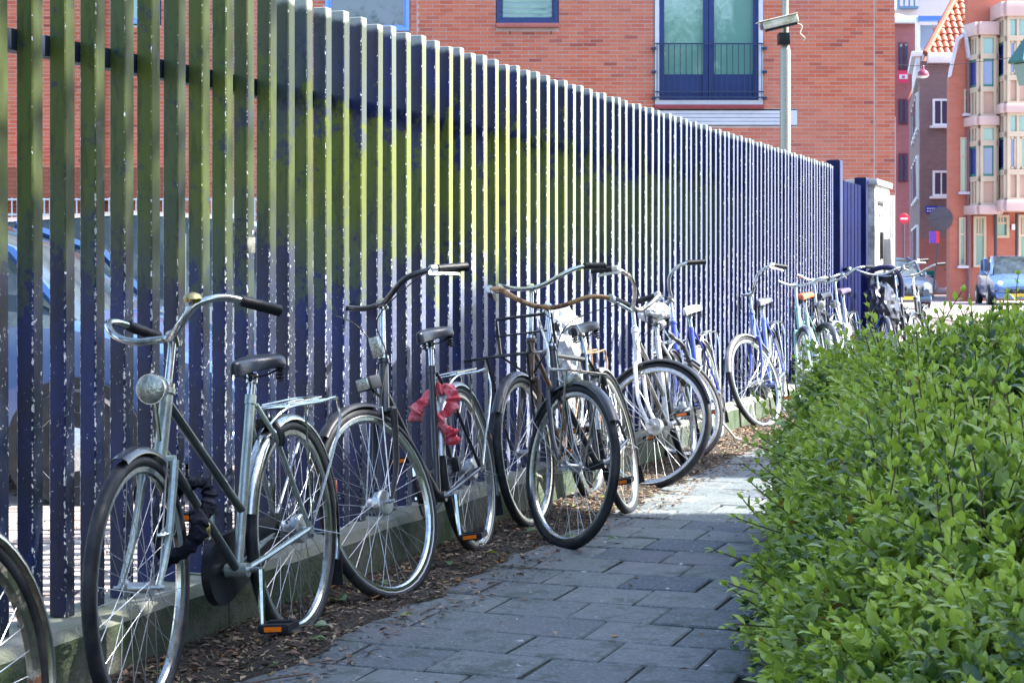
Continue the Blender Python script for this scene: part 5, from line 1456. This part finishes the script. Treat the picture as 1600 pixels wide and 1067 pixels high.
# sticks
tw = MB()
for i in range(90):
    s_ = lr.uniform(-2.5, 8); nn = lr.uniform(.02, .5); p = PL0+S*s_+N*nn+Vector((0, 0, mound(s_, nn)+.005)); a = lr.gauss(ROTF, .9); L_ = lr.uniform(.05, .22)
    d = Vector((math.cos(a), math.sin(a), lr.uniform(-.03, .05)))
    tw.tube([p-d*L_*.5, p+Vector((lr.uniform(-.01, .01), lr.uniform(-.01, .01), .004)), p+d*L_*.5], lr.uniform(.0012, .003), 4)
o = tw.build('fallen_twigs', BARK); tag(o, 'thin fallen twigs lying in the litter beside the kerb', 'twigs', None, 'stuff')
# single fallen leaves: pixel-sized places read off the ground of the photograph
FLM = [leaf_mat('fallen_leaf_green', (.10, .17, .06), (.22, .32, .13), (.3, .2, .05), .15), leaf_mat('fallen_leaf_yellow', (.30, .30, .06), (.42, .40, .10), (.3, .2, .05), .2), M('fallen_leaf_brown', (.26, .13, .05), .7, 0, (.12, .06, .03), 30)]
def fleaf(px, py, L_, k, a, label):
    Z_ = F_PX*1.19/(py-415); X_ = (px-800)/F_PX*Z_
    mb = MB(); n_ = 7; vs = []
    for i in range(n_):
        t = i/(n_-1); wv = .36*math.sin(math.pi*min(1, t*.93+.04))**.8
        c_ = .10*math.sin(t*3.0)
        for j, s_ in enumerate((-1, -.5, 0, .5, 1)): vs.append(((t-.5)*L_, s_*wv*L_, (c_+.18*abs(s_)*wv*2+.03*math.sin(t*9+s_*3))*L_))
    fs = []
    for i in range(n_-1):
        for j in range(4): q = i*5+j; fs.append((q, q+5, q+6, q+1))
    mb.add(vs, fs); mb.tube([(-.5*L_, 0, .0), (-.75*L_, .02*L_, .01)], .001, 4)
    o = mb.build('fallen_leaf', FLM[k]); q_ = Vector((X_, Z_, 0))-PL0; o.location = (X_, Z_, mound(q_.dot(S), q_.dot(N))+.012); o.rotation_euler = (R(lr.uniform(-14, 14)), R(lr.uniform(-14, 14)), a)
    tag(o, label, 'leaf', 'leaves fallen beside the kerb')
for args in [(530, 948, .085, 0, 2.2, 'large pale green fallen leaf by the silver green bicycle rear wheel'),
             (505, 985, .06, 0, .6, 'folded green fallen leaf just below the largest one'), (500, 1008, .055, 0, .2, 'small light green leaf low in the litter near the cropped paving'),
             (588, 940, .05, 2, 1.0, 'curled brown fallen leaf left of the black bicycle front tyre'), (596, 925, .06, 0, 2.6, 'green leaf inside the heap by the black bicycle front tyre'),
             (648, 912, .055, 0, .3, 'green fallen leaf seen through the black bicycle front wheel'), (672, 892, .05, 0, 1.5, 'grey green leaf behind the black bicycle front wheel'),
             (700, 886, .05, 0, 2.0, 'green leaf right of the black bicycle front tyre'), (768, 871, .055, 1, .2, 'yellow green leaf below the black bicycle rear tyre'),
             (735, 848, .045, 0, .9, 'small green leaf left of the black bicycle rear tyre'), (832, 836, .06, 0, .4, 'pale green leaf between the two front wheels'),
             (890, 840, .065, 0, 2.8, 'dark green leaf by the tyre of the rusty handled bicycle'), (953, 784, .085, 1, .1, 'bright yellow green leaf in the sunlit litter seen through spokes'),
             (957, 843, .05, 0, 0, 'green leaf under the turned out front tyre'), (560, 905, .05, 2, .5, 'orange brown leaf against the kerb foot'),
             (636, 962, .045, 1, .7, 'small yellow leaf on the bare soil by the slabs')]: fleaf(*args)

# ------------------------------------------------------------------ across the path, outside the picture: the house and trees that shade it
hs = thing('shading_house', 'tall brick house across the path, beside the picture, whose shadow covers the path', 'house', (0, 0, 0))
HX = 9.0
mb = MB(); mb.box((HX+4.5, -2.8, 5.95), (9, 23.5, 12.1)); mb.build('wall', proc_brick('house_brick', (.30, .12, .08), (.34, .15, .10), (.3, .26, .22)), hs, False)
mb = MB(); mb.prism([(HX-.02, 12.0), (HX+9.1, 12.0), (HX+4.5, 14.0)], -14.8, 8.96); mb.build('roof', M('slate', (.08, .08, .09), .6), hs, False)
for yy in (-10, -6, -2, 2, 5):
    for zz in (1.8, 4.9, 8.0):
        w_ = MB().box((HX-.03, yy, zz), (.10, 1.1, 1.6)).build('window', WHT, hs, False); MB().box((HX-.09, yy, zz), (.03, .9, 1.4)).build('pane', GLD, w_, False)
an = thing('shade_band_block', 'unseen slim brick block past the tall brick house, added to cast a shade band on the path', 'house', (0, 0, 0))  # added block, out of view, shaped to shade one band of the path
MB().box((HX+3, 10.95, 5.0), (6, 1.1, 10.1)).build('wall', PURB, an, False)
MB().box((HX+3, 10.95, 10.1), (6.1, 1.16, .12)).build('coping', LIL, an)
TRM = leaf_mat('tree_leaf', (.04, .09, .02), (.12, .22, .035), (.2, .2, .03), .35)
def tree(label, x, y, h, cz, rad, nleaf, seed, lsz=.10, trunk=.16, flat=1.0):
    rr = np.random.default_rng(seed); t = thing('tree', label, 'tree', (x, y, -.05)); rd = random.Random(seed)
    mb = MB(); mb.tube(smooth_path([(0, 0, 0), (.05, .03, h*.3), (-.04, .02, h*.6), (.03, 0, h*.85)], 4), [trunk*(1-.06*i) for i in range(13)], 9)
    mb.build('trunk', BARK, t)
    mb = MB(); tips = []
    for i in range(16):
        a = rd.uniform(0, 6.28); z0 = h*rd.uniform(.38, .75); e = Vector((math.cos(a)*rad*rd.uniform(.5, .95), math.sin(a)*rad*rd.uniform(.5, .95), cz+rd.uniform(-.5, .8)*rad*flat*.7))
        m_ = Vector((0, 0, z0))*.5+e*.5+Vector((0, 0, -.1)); mb.tube([(0, 0, z0), m_, e], [trunk*.4, trunk*.22, .015], 6); tips += [e, m_*.4+e*.6]
    mb.build('limbs', BARK, t)
    n_c = 46; cs_ = []
    for i in range(n_c):
        d = rr.normal(size=3); d /= np.linalg.norm(d); r_ = rad*rr.uniform(.35, 1.0); cs_.append((d[0]*r_, d[1]*r_, cz+d[2]*r_*flat))
    cs_ += [tuple(p) for p in tips]; cs_ = np.array(cs_)
    pick = rr.integers(0, len(cs_), nleaf); P = cs_[pick]+rr.normal(size=(nleaf, 3))*rad*.15
    D_ = rr.normal(size=(nleaf, 3)); D_[:, 2] -= .3; U_ = rr.normal(size=(nleaf, 3))*.6+np.array([0, 0, 1])
    V = leaf_frames(P, D_, U_, rr.uniform(.7, 1.3, nleaf)*lsz)
    Fc = (np.array(LF)[None]+(np.arange(nleaf)*8)[:, None, None]).reshape(-1, 3)
    o = link('crown', np_mesh('crown', V.reshape(-1, 3), Fc, TRM, {'tone': np.repeat(rr.random(nleaf), 8)}), t); o['kind'] = 'stuff'
    return t
tree('young leafy tree beside the hedge, its dappled shade falling on the near fence bars', 5.7, 4.7, 7.4, 7.3, 2.2, 13000, 3, .105)
tree('leafy street tree behind the photographer mirrored in the windows', -6, -16, 9, 8.0, 3.6, 5000, 4, .28, .25)
tree('second street tree behind the photographer, taller, mirrored in the french window', 4.0, -22, 11, 9.5, 4.2, 5000, 5, .3, .3)
